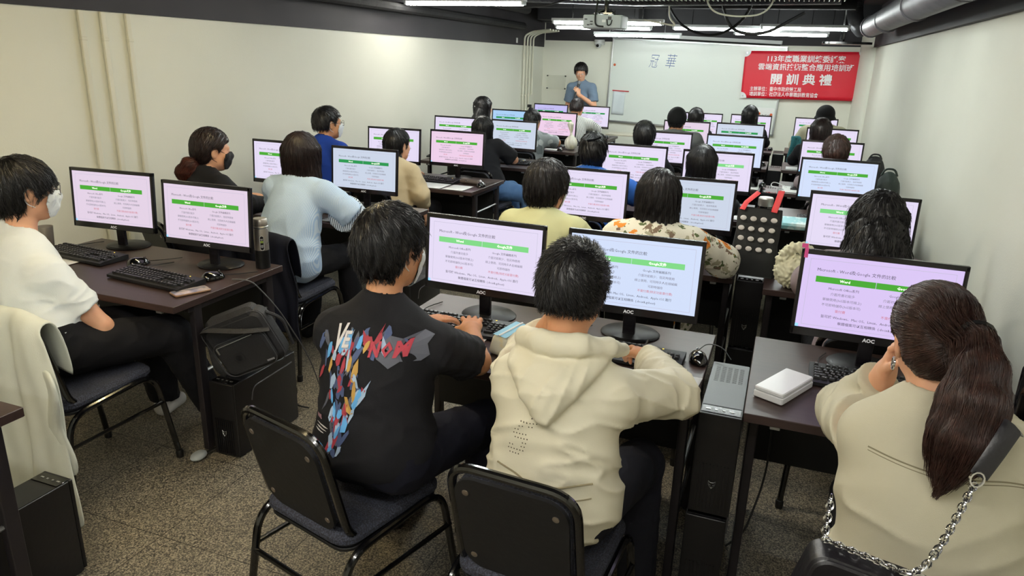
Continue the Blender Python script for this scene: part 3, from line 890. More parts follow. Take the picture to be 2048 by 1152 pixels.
q = MB(); q.box((0, 0.035, 0.0262), (0.0012, 0.035, 0.0016)); SEAM_ME = q.mesh('button_seam', M_DARKPLASTIC)
def make_mouse(x, y, rz, label, cable=None):
    t = thing('mouse', label, 'mouse', (x, y, DESK_Z + 0.0035), rz, 'computer mice')
    link('mouse_shell', MOUSE_ME, t); link('scroll_wheel', WHEEL_ME, t)
    cable_obj('cable', cable or [(0, 0.054, 0.008), (0.01, 0.12, 0.003), (0.03, 0.2, 0.003)], 0.002, M_CABLE, t)
    return t

# ------------------------------------------------------------------ computer towers
TD, TH, TWD = 0.42, 0.355, 0.128
def make_tower():
    t = thing('computer_tower', '', 'computer')
    b = MB(); b.rbox((0, TD / 2, TH / 2), (TWD, TD, TH), 0.006, 0.002, 2); b.build('case', M_TOWER, t)
    b = MB()
    b.rbox((0, -0.006, TH / 2 + 0.004), (TWD, 0.014, TH - 0.006), 0.004, 0.002, 2, axis='z')
    for k in range(9):      # vertical ribs in the lower half
        b.box((-0.044 + k * 0.011, -0.0145, 0.1), (0.004, 0.004, 0.17))
    b.build('front_panel', M_TOWER, t)
    b = MB(); b.rbox((0, 0.02, TH + 0.001), (TWD - 0.01, 0.045, 0.004), 0.002, 0.001, 2); 
    b.build('port_strip', M_GLOSS, t)
    b = MB()
    for k, w in enumerate((0.014, 0.008, 0.008, 0.014)):
        b.box((-0.04 + k * 0.024, 0.02, TH + 0.0035), (w, 0.006, 0.002))
    b.build('ports', M_ALU, t)
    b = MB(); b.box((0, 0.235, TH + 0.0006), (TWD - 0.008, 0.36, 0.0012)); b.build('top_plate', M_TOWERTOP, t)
    b = MB()
    for i in range(5):
        for j in range(16):
            b.box((-0.04 + i * 0.02, 0.25 + j * 0.0085, TH + 0.0014), (0.014, 0.0042, 0.0008))
    b.build('vent_holes', M_DARKPLASTIC, t)['kind'] = 'stuff'
    # small angular animal-head badge, as on the case
    pts = [(-0.011, 0.014), (-0.005, 0.008), (0.005, 0.008), (0.011, 0.014), (0.01, 0.0), (0.006, -0.006), (0.0, -0.014), (-0.006, -0.006), (-0.01, 0.0)]
    b = MB()
    for k in range(len(pts)):
        p, r = pts[k], pts[(k + 1) % len(pts)]
        b.tube([(p[0], -0.0165, 0.115 + p[1]), (r[0], -0.0165, 0.115 + r[1])], 0.0011, 4)
    for s in (-1, 1):
        b.tube([(s * 0.008, -0.0165, 0.117), (s * 0.003, -0.0165, 0.113)], 0.0012, 4)
        b.tube([(s * 0.002, -0.0165, 0.108), (0, -0.0165, 0.103)], 0.001, 4)
    b.build('front_badge', M_ALU, t)
    b = MB()
    b.tube(rounded_path([(TWD / 2 + 0.0005, 0.1, 0.24), (TWD / 2 + 0.0005, 0.115, 0.3), (TWD / 2 + 0.0005, 0.39, 0.31)], 0.03), 0.0035, 6)
    b.build('side_groove', mat('groove_grey', '#4b494c', 0.4), t)
    b = MB()
    for k in range(3):
        b.tube(rounded_path([(-0.03 + k * 0.03, TD - 0.005, 0.1 + 0.05 * k), (-0.02 + k * 0.02, TD + 0.06, 0.12), (0.0, TD + 0.05, 0.03), (0.03 * k, TD + 0.09, 0.006)], 0.04), 0.004, 6)
    b.build('cables', M_CABLE, t)
    return t

# ------------------------------------------------------------------ lay out desks, chairs, keyboards, mice, towers
DESKX = {'L': -2.845, 'M': -0.755, 'R': 0.405}
ROWY = {'L': [2.455, 4.03, 5.46, 6.88, 8.37, 9.9], 'M': [2.40, 3.94, 5.37, 6.75, 8.2, 9.78], 'R': [2.455, 3.83, 5.37, 6.76, 8.25, 9.87]}
dk = make_desk()
dkr = make_desk(0.83)
used = set()
for bk in 'LMR':
    for i, y in enumerate(ROWY[bk]):
        src = dkr if bk == 'R' else dk
        o = copy_tree(src) if src in used else src
        used.add(src)
        o.location = (DESKX[bk], y, 0)
        tag(o, 'dark brown %s computer desk, %s in the %s bank from the viewer' % ('single' if bk == 'R' else 'two seat', ORD[i], BANK[bk]), 'desk', 'computer desks')
o = copy_tree(dk); o.location = (-2.57, 0.92, 0)
tag(o, 'dark brown desk whose corner shows at lower left edge', 'desk', 'computer desks')
for c in list(o.children):
    if c.name.startswith('modesty_panel'):
        bpy.data.objects.remove(c)

ch0 = make_chair()
CH_USED = [False]
def place_chair(x, y, deg, label):
    o = copy_tree(ch0) if CH_USED[0] else ch0
    CH_USED[0] = True
    o.location = (x, y, 0); o.rotation_euler = (0, 0, math.radians(deg))
    tag(o, label, 'chair', 'black stacking chairs')
    return o

NEAR = {'L1a', 'L1b', 'M1a', 'M1b', 'R1'}
KBPOS = {'L1a': (-3.2, 2.49, -4), 'L1b': (-2.58, 2.345, -5), 'M1a': (-1.11, 2.393, 1), 'M1b': (-0.46, 2.385, -1.5), 'R1': (0.405, 2.475, -1.5), 'L3b': (-2.74, 5.44, -2), 'L3a': (-3.25, 5.345, 0), 'L5b': (-2.70, 8.33, -3)}
MSPOS = {'L1a': (-2.85, 2.5, -20), 'L1b': (-2.375, 2.475, -25), 'M1a': (-0.81, 2.42, 5), 'M1b': (-0.19, 2.455, 15), 'L3a': (-3.0, 5.21, 0), 'L5a': (-2.96, 8.17, 0), 'L5b': (-2.44, 8.09, 0), 'L3b': (-2.285, 5.40, 0), 'R1': (0.715, 2.42, 0)}
for k in MON:
    x, y = MON[k][:2]
    bank, row = BANK[k[0]], ORD[int(k[1]) - 1]
    end = '' if len(k) < 3 else {'La': ', wall side', 'Lb': ', aisle side', 'Ma': ', left seat', 'Mb': ', right seat'}[k[0] + k[2]]
    kp = KBPOS.get(k, (x - 0.02 + 0.02 * ((hash_ := (int(k[1]) * 7 + ord(k[0])) % 5) - 2), y - 0.185, (hash_ - 2) * 1.5))
    make_keyboard(kp[0], kp[1], math.radians(kp[2]), 'black keyboard on the %s desk in the %s bank%s' % (row, bank, end), k in NEAR)
    mp_ = MSPOS.get(k, (x + 0.285 if k[0] != 'R' else x + 0.295, y - 0.19, 5))
    make_mouse(mp_[0], mp_[1], math.radians(mp_[2]), 'black mouse beside the keyboard, %s desk in the %s bank%s' % (row, bank, end),
               [(0, 0.054, 0.008), (0.05, 0.12, 0.02), (0.1, 0.09, 0.02), (0.12, 0.02, 0.0)] if k == 'M1b' else None)

tw0 = make_tower()
TW_USED = [False]
def place_tower(x, y, z, deg, label):
    o = copy_tree(tw0) if TW_USED[0] else tw0
    TW_USED[0] = True
    o.location = (x, y, z); o.rotation_euler = (0, 0, math.radians(deg))
    tag(o, label, 'computer', 'black computer towers')
    return o
for i in range(6):
    y = ROWY['M'][i] - 0.31
    place_tower(-0.079, y, 0.003, 0, 'black computer tower on floor between %s middle and right desks, lower of two' % ORD[i])
    place_tower(-0.075, y + 0.005, 0.003 + TH + 0.008, 0, 'computer tower with reflection-greyed vented top between %s middle and right desks, upper of two' % ORD[i])
place_tower(-2.158, 2.24, 0.003, 0, 'black computer tower standing on floor under the black shoulder bag')
for i in (1, 2, 3, 4, 5):
    place_tower(-2.158, ROWY['L'][i] - 0.2, 0.003, 0, 'black computer tower at aisle end of the %s left desk' % ORD[i])
o = place_tower(-2.145, 1.44, 0.003, 180, 'black computer tower at lower left corner with a USB stick on top')
# ------------------------------------------------------------------ implicit-surface modelling (bodies, cloth, hair)
F32 = np.float32
def A3(*p): return np.array(p, dtype=F32)
def smin(a, b, k):
    h = np.clip(0.5 + 0.5 * (b - a) / k, 0, 1)
    return b + (a - b) * h - k * h * (1 - h)
def smax(a, b, k): return -smin(-a, -b, k)
def cap(P, a, b, ra, rb):
    a = np.asarray(a, F32); b = np.asarray(b, F32)
    d = b - a
    t = np.clip((P - a) @ d / max(1e-9, float(d @ d)), 0, 1)
    q = P - a - t[:, None] * d
    return np.sqrt((q * q).sum(1)) - (ra + (rb - ra) * t)
def ell(P, c, rad, R=None):
    q = P - np.asarray(c, F32)
    if R is not None:
        q = q @ R
    rad = np.asarray(rad, F32)
    u = q / rad
    k0 = np.sqrt((u * u).sum(1)) + 1e-9
    w = u / rad
    k1 = np.sqrt((w * w).sum(1)) + 1e-9
    return k0 * (k0 - 1) / k1
_WK = {}
def wob(P, freq, seed=0, n=5):
    if (seed, n) not in _WK:
        r = np.random.RandomState(seed + 11)
        K = r.normal(size=(3, n)); K /= np.linalg.norm(K, axis=0); K *= r.uniform(0.7, 1.5, n)
        _WK[(seed, n)] = (K.astype(F32), r.uniform(0, 6.28, n).astype(F32))
    K, ph = _WK[(seed, n)]
    fr = np.asarray(freq, F32)
    S = np.sin((P * fr) @ K + ph)
    S2 = np.sin((P * fr * 1.9 + S[:, :1] * 0.6) @ K[:, ::-1] + ph[::-1])
    return (S.mean(1) * 1.2 + S2.mean(1) * 0.6)
def sdf_mesh(f, lo, hi, h, levels=4):
    """narrow-band surface nets: refine blocks that can hold the surface, then one vertex per crossed cell"""
    lo = np.array(lo, float)
    B = 2 ** (levels - 1)
    n = np.ceil((np.array(hi) - lo) / (h * B)).astype(int)
    g = np.stack(np.meshgrid(*[np.arange(k) for k in n], indexing='ij'), -1).reshape(-1, 3) * B
    sz = B
    while True:
        c = (lo + (g + sz / 2) * h).astype(F32)
        d = f(c)
        g = g[np.abs(d) < sz * h * 0.87 * 1.35 + 0.004]
        if sz == 1:
            break
        sz //= 2
        o = np.stack(np.meshgrid([0, sz], [0, sz], [0, sz], indexing='ij'), -1).reshape(-1, 3)
        g = (g[:, None, :] + o[None]).reshape(-1, 3)
    if len(g) == 0:
        return np.zeros((0, 3)), np.zeros((0, 4), int)
    g += 2
    D = (g.max(0) + 4).astype(np.int64)
    key = lambda q: (q[..., 0].astype(np.int64) * D[1] + q[..., 1]) * D[2] + q[..., 2]
    off = np.stack(np.meshgrid([0, 1], [0, 1], [0, 1], indexing='ij'), -1).reshape(-1, 3)
    ck = key(g[:, None, :] + off[None])
    uk, inv = np.unique(ck.ravel(), return_inverse=True)
    inv = inv.reshape(-1, 8)
    cz = uk % D[2]; cy = (uk // D[2]) % D[1]; cx = uk // (D[2] * D[1])
    cp = lo + (np.stack([cx, cy, cz], 1) - 2) * h
    val = f(cp.astype(F32)).astype(float)
    cv = val[inv]
    act = (cv.min(1) < 0) & (cv.max(1) >= 0)
    g, inv, cv = g[act], inv[act], cv[act]
    kcell = key(g)
    order = np.argsort(kcell)
    g, inv, cv, kcell = g[order], inv[order], cv[order], kcell[order]
    E = [(0, 1), (2, 3), (4, 5), (6, 7), (0, 2), (1, 3), (4, 6), (5, 7), (0, 4), (1, 5), (2, 6), (3, 7)]
    acc = np.zeros((len(g), 3)); cnt = np.zeros(len(g))
    for a, b in E:
        va, vb = cv[:, a], cv[:, b]
        m = (va < 0) != (vb < 0)
        t = np.where(m, va / np.where(m, va - vb, 1), 0)
        p = off[a] + t[:, None] * (off[b] - off[a])
        acc += p * m[:, None]; cnt += m
    V = lo + (g - 2 + acc / cnt[:, None]) * h
    faces = []
    for ax in range(3):
        e = np.zeros(3, int); e[ax] = 1
        b1 = np.zeros(3, int); b1[(ax + 1) % 3] = 1
        b2 = np.zeros(3, int); b2[(ax + 2) % 3] = 1
        c0 = 0; c1 = 4 if ax == 0 else (2 if ax == 1 else 1)
        m = (cv[:, c0] < 0) != (cv[:, c1] < 0)
        gg = g[m]
        idx = []
        ok = np.ones(len(gg), bool)
        for o in (0 * b1, b1, b1 + b2, b2):
            k = key(gg - o)
            i = np.searchsorted(kcell, k)
            i = np.minimum(i, len(kcell) - 1)
            ok &= kcell[i] == k
            idx.append(i)
        q = np.stack(idx, 1)[ok]
        s = (cv[m][:, c0] < 0)[ok]
        q[~s] = q[~s][:, ::-1]
        faces.append(q)
    return V, np.concatenate(faces)
def np_mesh(name, V, Fc, mats, smooth=True):
    me = bpy.data.meshes.new(name)
    Fc = np.asarray(Fc)
    k = Fc.shape[1]
    me.vertices.add(len(V)); me.vertices.foreach_set('co', np.asarray(V, np.float32).ravel())
    me.loops.add(len(Fc) * k); me.loops.foreach_set('vertex_index', Fc.ravel().astype(np.int32))
    me.polygons.add(len(Fc)); me.polygons.foreach_set('loop_start', np.arange(0, len(Fc) * k, k, dtype=np.int32))
    me.polygons.foreach_set('use_smooth', np.ones(len(Fc), bool))
    for m in (mats if isinstance(mats, (list, tuple)) else [mats]):
        me.materials.append(m)
    me.update(calc_edges=True); me.validate()
    return me
def grad(f, P, e=0.002):
    d = f(P)
    G = np.stack([f(P + A3(e, 0, 0)) - d, f(P + A3(0, e, 0)) - d, f(P + A3(0, 0, e)) - d], 1)
    return d, G / (np.linalg.norm(G, axis=1, keepdims=True) + 1e-9)
def nrm(v):
    v = np.asarray(v, float)
    return v / (np.linalg.norm(v, axis=-1, keepdims=True) + 1e-9)
def rotz(a):
    c, s = math.cos(a), math.sin(a)
    return np.array([[c, -s, 0], [s, c, 0], [0, 0, 1]], F32)
def rotx(a):
    c, s = math.cos(a), math.sin(a)
    return np.array([[1, 0, 0], [0, c, -s], [0, s, c]], F32)
def roty(a):
    c, s = math.cos(a), math.sin(a)
    return np.array([[c, 0, s], [0, 1, 0], [-s, 0, c]], F32)

# ------------------------------------------------------------------ anatomy fields
def head_field(q):
    """head space: x right, y forward, z up, origin mid-head, chin about -0.118, crown 0.118"""
    s = np.abs(q) * A3(1, 0, 0) + q * A3(0, 1, 1)
    d = ell(q, (0, -0.012, 0.028), (0.075, 0.095, 0.09))
    d = smin(d, ell(q, (0, 0.022, -0.035), (0.061, 0.072, 0.082)), 0.03)
    d = smin(d, ell(s, (0.04, 0.005, -0.06), (0.024, 0.05, 0.03)), 0.03)
    d = smin(d, ell(q, (0, 0.055, -0.093), (0.03, 0.028, 0.024)), 0.03)
    d = smin(d, cap(q, (-0.035, 0.08, 0.022), (0.035, 0.08, 0.022), 0.011, 0.011), 0.02)
    d = smin(d, ell(s, (0.042, 0.06, -0.025), (0.02, 0.022, 0.02)), 0.02)
    d = smin(d, cap(q, (0, 0.088, 0.01), (0, 0.108, -0.026), 0.007, 0.0115), 0.014)
    d = smin(d, ell(s, (0.011, 0.097, -0.03), (0.009, 0.011, 0.008)), 0.006)
    d = smax(d, -ell(s, (0.031, 0.1, 0.004), (0.016, 0.016, 0.011)), 0.012)
    d = smin(d, ell(q, (0, 0.089, -0.058), (0.023, 0.009, 0.006)), 0.006)
    d = smin(d, ell(q, (0, 0.087, -0.068), (0.02, 0.01, 0.006)), 0.006)
    R = rotz(0.35)
    se = s - A3(0.078, -0.01, -0.01)
    ear = ell(se @ R, (0, 0, 0), (0.009, 0.021, 0.033))
    ear = smax(ear, -ell(se @ R, (0.009, 0.004, -0.001), (0.007, 0.011, 0.018)), 0.006)
    return smin(d, ear, 0.008)
FING = [(-0.031, 0.092, 0.82, -0.12), (-0.0105, 0.097, 1.0, -0.03), (0.0105, 0.094, 0.95, 0.04), (0.029, 0.085, 0.76, 0.12)]
def hand_field(P, W, fwd, nor, thumb, curl=0.5, spread=1.0, tcurl=0.4, sc=1.0):
    """W wrist, fwd toward the knuckles, nor out of the palm side, thumb=+1/-1 picks the thumb side along fwd x nor"""
    fwd = nrm(fwd); nor = nrm(np.asarray(nor) - fwd * np.dot(nor, fwd)); lat = np.cross(fwd, nor) * thumb
    R = np.stack([lat, fwd, nor], 1).astype(F32)
    q = ((P - np.asarray(W, F32)) @ R) / sc
    d = ell(q, (0, 0.05, 0), (0.041, 0.054, 0.0155))
    d = smin(d, ell(q, (0.026, 0.03, 0.008), (0.018, 0.03, 0.014)), 0.012)
    d = smin(d, cap(q, (0, -0.02, 0), (0, 0.02, 0), 0.027, 0.027), 0.02)
    cl = curl if hasattr(curl, '__len__') else [curl] * 4
    fd = None
    for (lx, ly, L, sp), c in zip(FING, cl):
        lx = -lx
        p = np.array([lx, ly, 0.0]); a = c * 0.55
        for j, (seg, r0, r1) in enumerate(((0.041, 0.0095, 0.0085), (0.026, 0.0085, 0.0078), (0.021, 0.0078, 0.0066))):
            dr = np.array([-sp * spread * math.cos(a), math.cos(a), math.sin(a)])
            e = p + dr * seg * L
            s_ = cap(q, p, e, r0, r1)
            fd = s_ if fd is None else smin(fd, s_, 0.002)
            p = e; a += c * 0.95
    d = smin(d, fd, 0.007)
    p0 = (0.03, 0.03, 0.006)
    t1 = np.array([0.056, 0.062, 0.016 + 0.012 * tcurl]); t2 = t1 + np.array([0.012 - 0.034 * tcurl, 0.03 - 0.006 * tcurl, 0.005 + 0.02 * tcurl])
    th = smin(cap(q, p0, t1, 0.0145, 0.0108), cap(q, t1, t2, 0.0104, 0.0082), 0.004)
    return smin(d, th, 0.008) * sc
def tube_field(P, pts, rad, k=0.012):
    d = None
    for i in range(len(pts) - 1):
        s = cap(P, pts[i], pts[i + 1], rad[i], rad[i + 1])
        d = s if d is None else smin(d, s, k)
    return d
# ------------------------------------------------------------------ people
def skin(name, c, c2=None):
    m = mat(name, c, 0.5, vary=(9, c2 or c, 0.3, 0.75), bump=(220, 0.06), spec=0.4)
    m.node_tree.nodes['Principled BSDF'].inputs['Subsurface Weight'].default_value = 0.12
    m.node_tree.nodes['Principled BSDF'].inputs['Subsurface Radius'].default_value = (0.012, 0.005, 0.003)
    return m
SK = {'a': skin('skin_light', '#dba98a', '#d39a7a'), 'b': skin('skin_tan', '#c9946f', '#bd8661'), 'c': skin('skin_pale', '#e2b598', '#dba688')}
def hairmat(name, c, c2, rough=0.38):
    return mat(name, c, rough, vary=(45, c2, 0.4, 0.75), spec=0.5)
HM = {'black': hairmat('hair_black', '#0c0b0d', '#19171a'), 'soft': hairmat('hair_soft_black', '#110e0f', '#231c1b'), 'brown': hairmat('hair_brown', '#2c1a16', '#4a3028'),
      'dark_brown': hairmat('hair_dark_brown', '#1a1112', '#2e1e1c'), 'red': hairmat('hair_reddish', '#3a1a14', '#5c2c20')}
def cloth(name, c, c2=None, rough=0.85, b=(340, 0.1)):
    return mat(name, c, rough, bump=b, vary=(6, c2 or c, 0.3, 0.8), spec=0.25, sheen=0.0)
def lerp(a, b, t): return np.asarray(a, float) * (1 - t) + np.asarray(b, float) * t

def crease(P, fr, seed):
    """cloth folds: narrow ridges over slack cloth, about -0.4..0.6"""
    a = wob(P + 0.02 * wob(P, 9, seed + 3)[:, None], fr, seed)
    return np.exp(-np.abs(a) * 2.8) - 0.38

def hair_shell(q, st):
    t = st.get('t', 0.014)
    d = ell(q, (0, -0.014, 0.03), (0.077 + t, 0.096 + t, 0.09 + t))
    d = smin(d, ell(q, (0, -0.045, -0.02), (0.062 + t, 0.058 + t, 0.07 + t)), 0.03)
    k = st['kind']
    low = st.get('low', -0.085)
    xs = [-0.14, -0.085, -0.035, -0.015, 0.02, 0.045, 0.06, 0.085]
    fm = {'short': [-0.04, -0.035, -0.028, 0.022, 0.035, 0.05, 0.088, 0.13], 'bangs': [-0.04, -0.03, -0.02, 0.035, 0.075, 0.125, 0.13, 0.13],
          'slick': [-0.05, -0.04, -0.02, 0.02, 0.035, 0.055, 0.085, 0.11], 'bob': [0.02, 0.035, 0.04, 0.045, 0.05, 0.06, 0.09, 0.13]}[k if k in ('short', 'bangs', 'slick') else 'bob']
    if k in ('bob', 'long'):
        L = st.get('len', 0.13)
        w = st.get('w', 0.088)
        u = q - A3(0, -0.012, 0)
        rr = np.sqrt((u[:, 0] / (w / 0.09)) ** 2 + (u[:, 1] / 1.05) ** 2)
        sk = np.maximum(rr - (0.09 + 0.012 * np.clip(-q[:, 2] / 0.12, 0, 1)), np.maximum(q[:, 2] - 0.05, -q[:, 2] - L))
        d = smin(d, sk, 0.03)
        low = -L
    d = smax(d, (q[:, 1] - np.interp(q[:, 2], xs, fm).astype(F32)) * 0.75, 0.012)
    d = smax(d, (low - q[:, 2]), 0.02)
    if k in ('short', 'bangs', 'slick') and st.get('ears', True):
        s = np.abs(q) * A3(1, 0, 0) + q * A3(0, 1, 1)
        d = smax(d, -ell(s, (0.085, -0.004, -0.012), (0.03, 0.026, 0.037)), 0.008)
    for (c, r) in st.get('buns', []):
        d = smin(d, ell(q, c, r), st.get('bunk', 0.012))
    return d

def ribbons(paths, r0, r1, rng):
    """paths: (N, S, 3) -> thin three-sided tapering strands"""
    N, S, _ = paths.shape
    T = np.gradient(paths, axis=1); T = nrm(T)
    a = nrm(np.cross(T, nrm(rng.normal(size=(N, 1, 3)))))
    b = np.cross(T, a)
    w = np.linspace(1, 0, S)[None, :, None] ** 0.7
    rad = (r1 + (r0 - r1) * w) * rng.uniform(0.7, 1.3, (N, 1, 1))
    V = []
    for k in range(3):
        an = 2 * PI * k / 3
        V.append(paths + (a * math.cos(an) + b * math.sin(an)) * rad)
    V = np.stack(V, 2).reshape(-1, 3)
    i = (np.arange(N)[:, None, None] * S + np.arange(S - 1)[None, :, None]) * 3
    k = np.arange(3)[None, None, :]
    k2 = (k + 1) % 3
    Fq = np.stack([i + k, i + k2, i + 3 + k2, i + 3 + k], -1).reshape(-1, 4)
    return V, Fq

def grow(field, dirf, seeds, steps, step, lift, r0, r1, rng, wav=0.0):
    P = seeds.astype(F32)
    out = []
    n = len(P)
    lf = rng.uniform(0.2, 1.0, n).astype(F32) * lift
    ph = rng.uniform(0, 6.28, n)
    st = (step * rng.uniform(0.6, 1.3, n)).astype(F32)
    for i in range(steps):
        d, G = grad(field, P)
        e_ = d - lf * (i / (steps - 1)) ** 1.5 - 0.0006
        if i > steps * 0.55:
            e_ = np.minimum(e_, 0.012 * 0 + 0.25 * e_)
        P = (P - G * e_[:, None]).astype(F32)
        out.append(P.copy())
        D = dirf(P, G).astype(F32)
        D = D - G * (D * G).sum(1, keepdims=True) * (0.85 if i <= steps * 0.55 else 0.3)
        D = nrm(D)
        if wav:
            D = nrm(D + np.cross(D, G) * (wav * np.sin(ph + i * 0.9))[:, None])
        P = (P + D * st[:, None]).astype(F32)
    return ribbons(np.stack(out, 1), r0, r1, rng)

def make_person(s):
    """s: a dict describing one figure; all coordinates in room space"""
    rng = np.random.RandomState(s.get('seed', 1))
    base = np.array([s['hip'][0], s['hip'][1], 0.0])
    L = lambda p: np.asarray(p, float) - base
    yaw = math.radians(s.get('yaw', 0))
    Rz = rotz(yaw)
    rt, fw = Rz[:, 0].astype(float), Rz[:, 1].astype(float)
    up0 = np.array([0, 0, 1.0])
    hz = s.get('hz', 0.565)
    H = np.array([0, 0, hz])
    hc = L(s['hc'])
    Rh = (rotz(yaw + math.radians(s.get('hyaw', 0))) @ roty(math.radians(s.get('hroll', 0))) @ rotx(-math.radians(s.get('hpitch', 0)))).astype(F32)
    hs = s.get('hs', 1.0)
    N = L(s['neck']) if 'neck' in s else hc - fw * 0.05 - up0 * 0.175
    up = nrm(N - H)
    rt_ = nrm(rt - up * np.dot(rt, up)); fd = np.cross(up, rt_)
    R = np.stack([rt_, fd, up], 1).astype(F32)
    sh = s.get('sh', 0.175); bk = s.get('bulk', 1.0)
    SCt = N - up * s.get('shd', 0.055)
    fs = s.get('shf', 0.02)
    S = {1: SCt + rt_ * sh + fd * fs, -1: SCt - rt_ * sh + fd * fs}
    for k, nm in ((1, 'shR'), (-1, 'shL')):
        if nm in s:
            S[k] = L(s[nm])
    E, W = {}, {}
    for k, nm in ((1, 'R'), (-1, 'L')):
        if nm in s:
            E[k], W[k] = L(s[nm][0]), L(s[nm][1])
        else:
            E[k] = S[k] + rt * (k * 0.05) + fw * 0.12 + up0 * (0.855 - S[k][2])
            W[k] = np.array([0, 0, 0.822]) + rt * (k * 0.13) + fw * (np.dot(E[k], fw) + 0.24)
    K, AN = {}, {}
    for k, nm in ((1, 'legR'), (-1, 'legL')):
        if nm in s:
            K[k], AN[k] = L(s[nm][0]), L(s[nm][1])
        else:
            K[k] = rt * (k * 0.125 + s.get('legx', 0.0)) + fw * 0.43 + up0 * 0.555
            AN[k] = rt * (k * 0.13 + s.get('legx', 0.0)) + fw * (0.40 + 0.05 * k) + up0 * 0.09
    HJ = {k: H + rt * (k * 0.085) - up0 * 0.01 for k in (1, -1)}
    ba = s.get('arm', 1.0)
    def torso(P):
        d = ell(P, H + up * 0.02, (0.165 * bk, 0.118 * bk, 0.12), R)
        d = smin(d, ell(P, lerp(H, N, 0.36) - fd * 0.012, (0.142 * bk, 0.104 * bk, 0.17), R), 0.06)
        d = smin(d, ell(P, lerp(H, N, 0.66) - fd * 0.012, ((0.115 + 0.3 * (sh - 0.13)) * 1.13 * bk, 0.108 * bk, 0.17), R), 0.06)
        d = smin(d, cap(P, S[1] - rt_ * 0.012, S[-1] + rt_ * 0.012, 0.05, 0.05), 0.05)
        nb = N + up * 0.01 - fd * 0.012
        d = smin(d, cap(P, nb, lerp(nb, S[1], 0.85), 0.05, 0.042), 0.035)
        d = smin(d, cap(P, nb, lerp(nb, S[-1], 0.85), 0.05, 0.042), 0.035)
        return d
    Rhs = Rh
    neck_top = hc + (Rh @ A3(0, -0.02, -0.05)) * hs
    def neckf(P, r=0.053):
        return cap(P, N - up * 0.06 - fd * 0.005, neck_top, r + 0.004, r)
    def toh(P): return ((P - hc.astype(F32)) @ Rh) / hs
    def body(P):
        d = torso(P) + 0.004
        d = smin(d, neckf(P), 0.02)
        d = smin(d, head_field(toh(P)) * hs, 0.018)
        for k in (1, -1):
            a = smin(cap(P, S[k], E[k], 0.05 * ba, 0.039 * ba), cap(P, E[k], W[k], 0.04 * ba, 0.0265 * ba), 0.012)
            d = smin(d, a, 0.025)
            hd = s.get('handR' if k == 1 else 'handL', {})
            hf = nrm(hd['fwd']) if 'fwd' in hd else nrm(W[k] - E[k] + fw * 0.05 + up0 * (0.02 if W[k][2] < 0.84 else 0))
            h_ = hand_field(P, W[k], hf, hd.get('nor', (0, 0, -1)), k, hd.get('curl', 0.32), hd.get('spread', 1.0), hd.get('tcurl', 0.4), hd.get('sc', 0.97))
            d = smin(d, h_, 0.015)
            l = smin(cap(P, HJ[k], K[k], 0.083 * bk, 0.056), cap(P, K[k], AN[k], 0.054, 0.036), 0.02)
            ft = s.get('footdir', fw)
            l = smin(l, cap(P, AN[k] - np.asarray(ft) * 0.03 - up0 * 0.045, AN[k] + np.asarray(ft) * 0.15 - up0 * 0.06, 0.036, 0.028), 0.02)
            d = smin(d, l, 0.03)
        return d
    allp = np.array([H, N, hc] + [x for k in (1, -1) for x in (S[k], E[k], W[k], K[k], AN[k])])
    lo, hi = allp.min(0) - 0.24, allp.max(0) + 0.24
    lo[2] = -0.01
    vb = s.get('vox', 0.008)
    V, Fq = sdf_mesh(body, lo, hi, vb)
    root = link('person', np_mesh('body', V, Fq, SK[s.get('skin', 'a')]), None, tuple(base))
    tag(root, s['label'], 'person')
    s['root'] = root
    # ---- trousers
    pt = s.get('pants', {})
    tp = pt.get('t', 0.012)
    def pants(P):
        d = ell(P, H + up * 0.02, (0.165 * bk, 0.118 * bk, 0.12), R)
        d = smin(d, ell(P, lerp(H, N, 0.3), (0.14 * bk, 0.104 * bk, 0.14), R), 0.05)
        for k in (1, -1):
            l = smin(cap(P, HJ[k], K[k], 0.085 * bk, 0.062), cap(P, K[k], AN[k] - up0 * 0.0, 0.06, 0.05), 0.025)
            l = smax(l, (AN[k][2] + pt.get('hem', 0.0)) - P[:, 2], 0.004)
            d = smin(d, l, 0.03)
        d = d - tp - 0.005 * crease(P, (55, 30, 40), 3)
        return smax(d, P[:, 2] - hz - pt.get('waist', 0.11), 0.006)
    V, Fq = sdf_mesh(pants, lo, hi, s.get('voxc', 0.01))
    link('trousers', np_mesh('trousers', V, Fq, pt.get('m') or cloth('cloth_black_trousers', '#101014', '#16161b')), root)
    for k in (1, -1):
        ft = np.asarray(s.get('footdir', fw))
        def shoe(P):
            d = cap(P, AN[k] - ft * 0.035 - up0 * 0.045, AN[k] + ft * 0.16 - up0 * 0.055, 0.044, 0.036)
            d = smin(d, cap(P, AN[k] - up0 * 0.03, AN[k] + up0 * 0.02, 0.045, 0.046), 0.02)
            return smax(smax(d, P[:, 2] - AN[k][2] - 0.025, 0.004), 0.002 - P[:, 2], 0.004)
        V, Fq = sdf_mesh(shoe, AN[k] - 0.24, AN[k] + 0.24, 0.009)
        link('shoe', np_mesh('shoe', V, Fq, s.get('shoe') or cloth('cloth_dark_shoe', '#1c1c20')), root)
    # ---- top
    tp_ = s['top']
    th, fr = tp_.get('t', 0.014), tp_.get('sleeve', 0.7)
    amp, slo = tp_.get('fold', 0.005), tp_.get('loose', 0.012)
    hem, fl = tp_.get('hem', -0.10), tp_.get('flare', 0.0)
    cn = tp_.get('collar', 0.024)
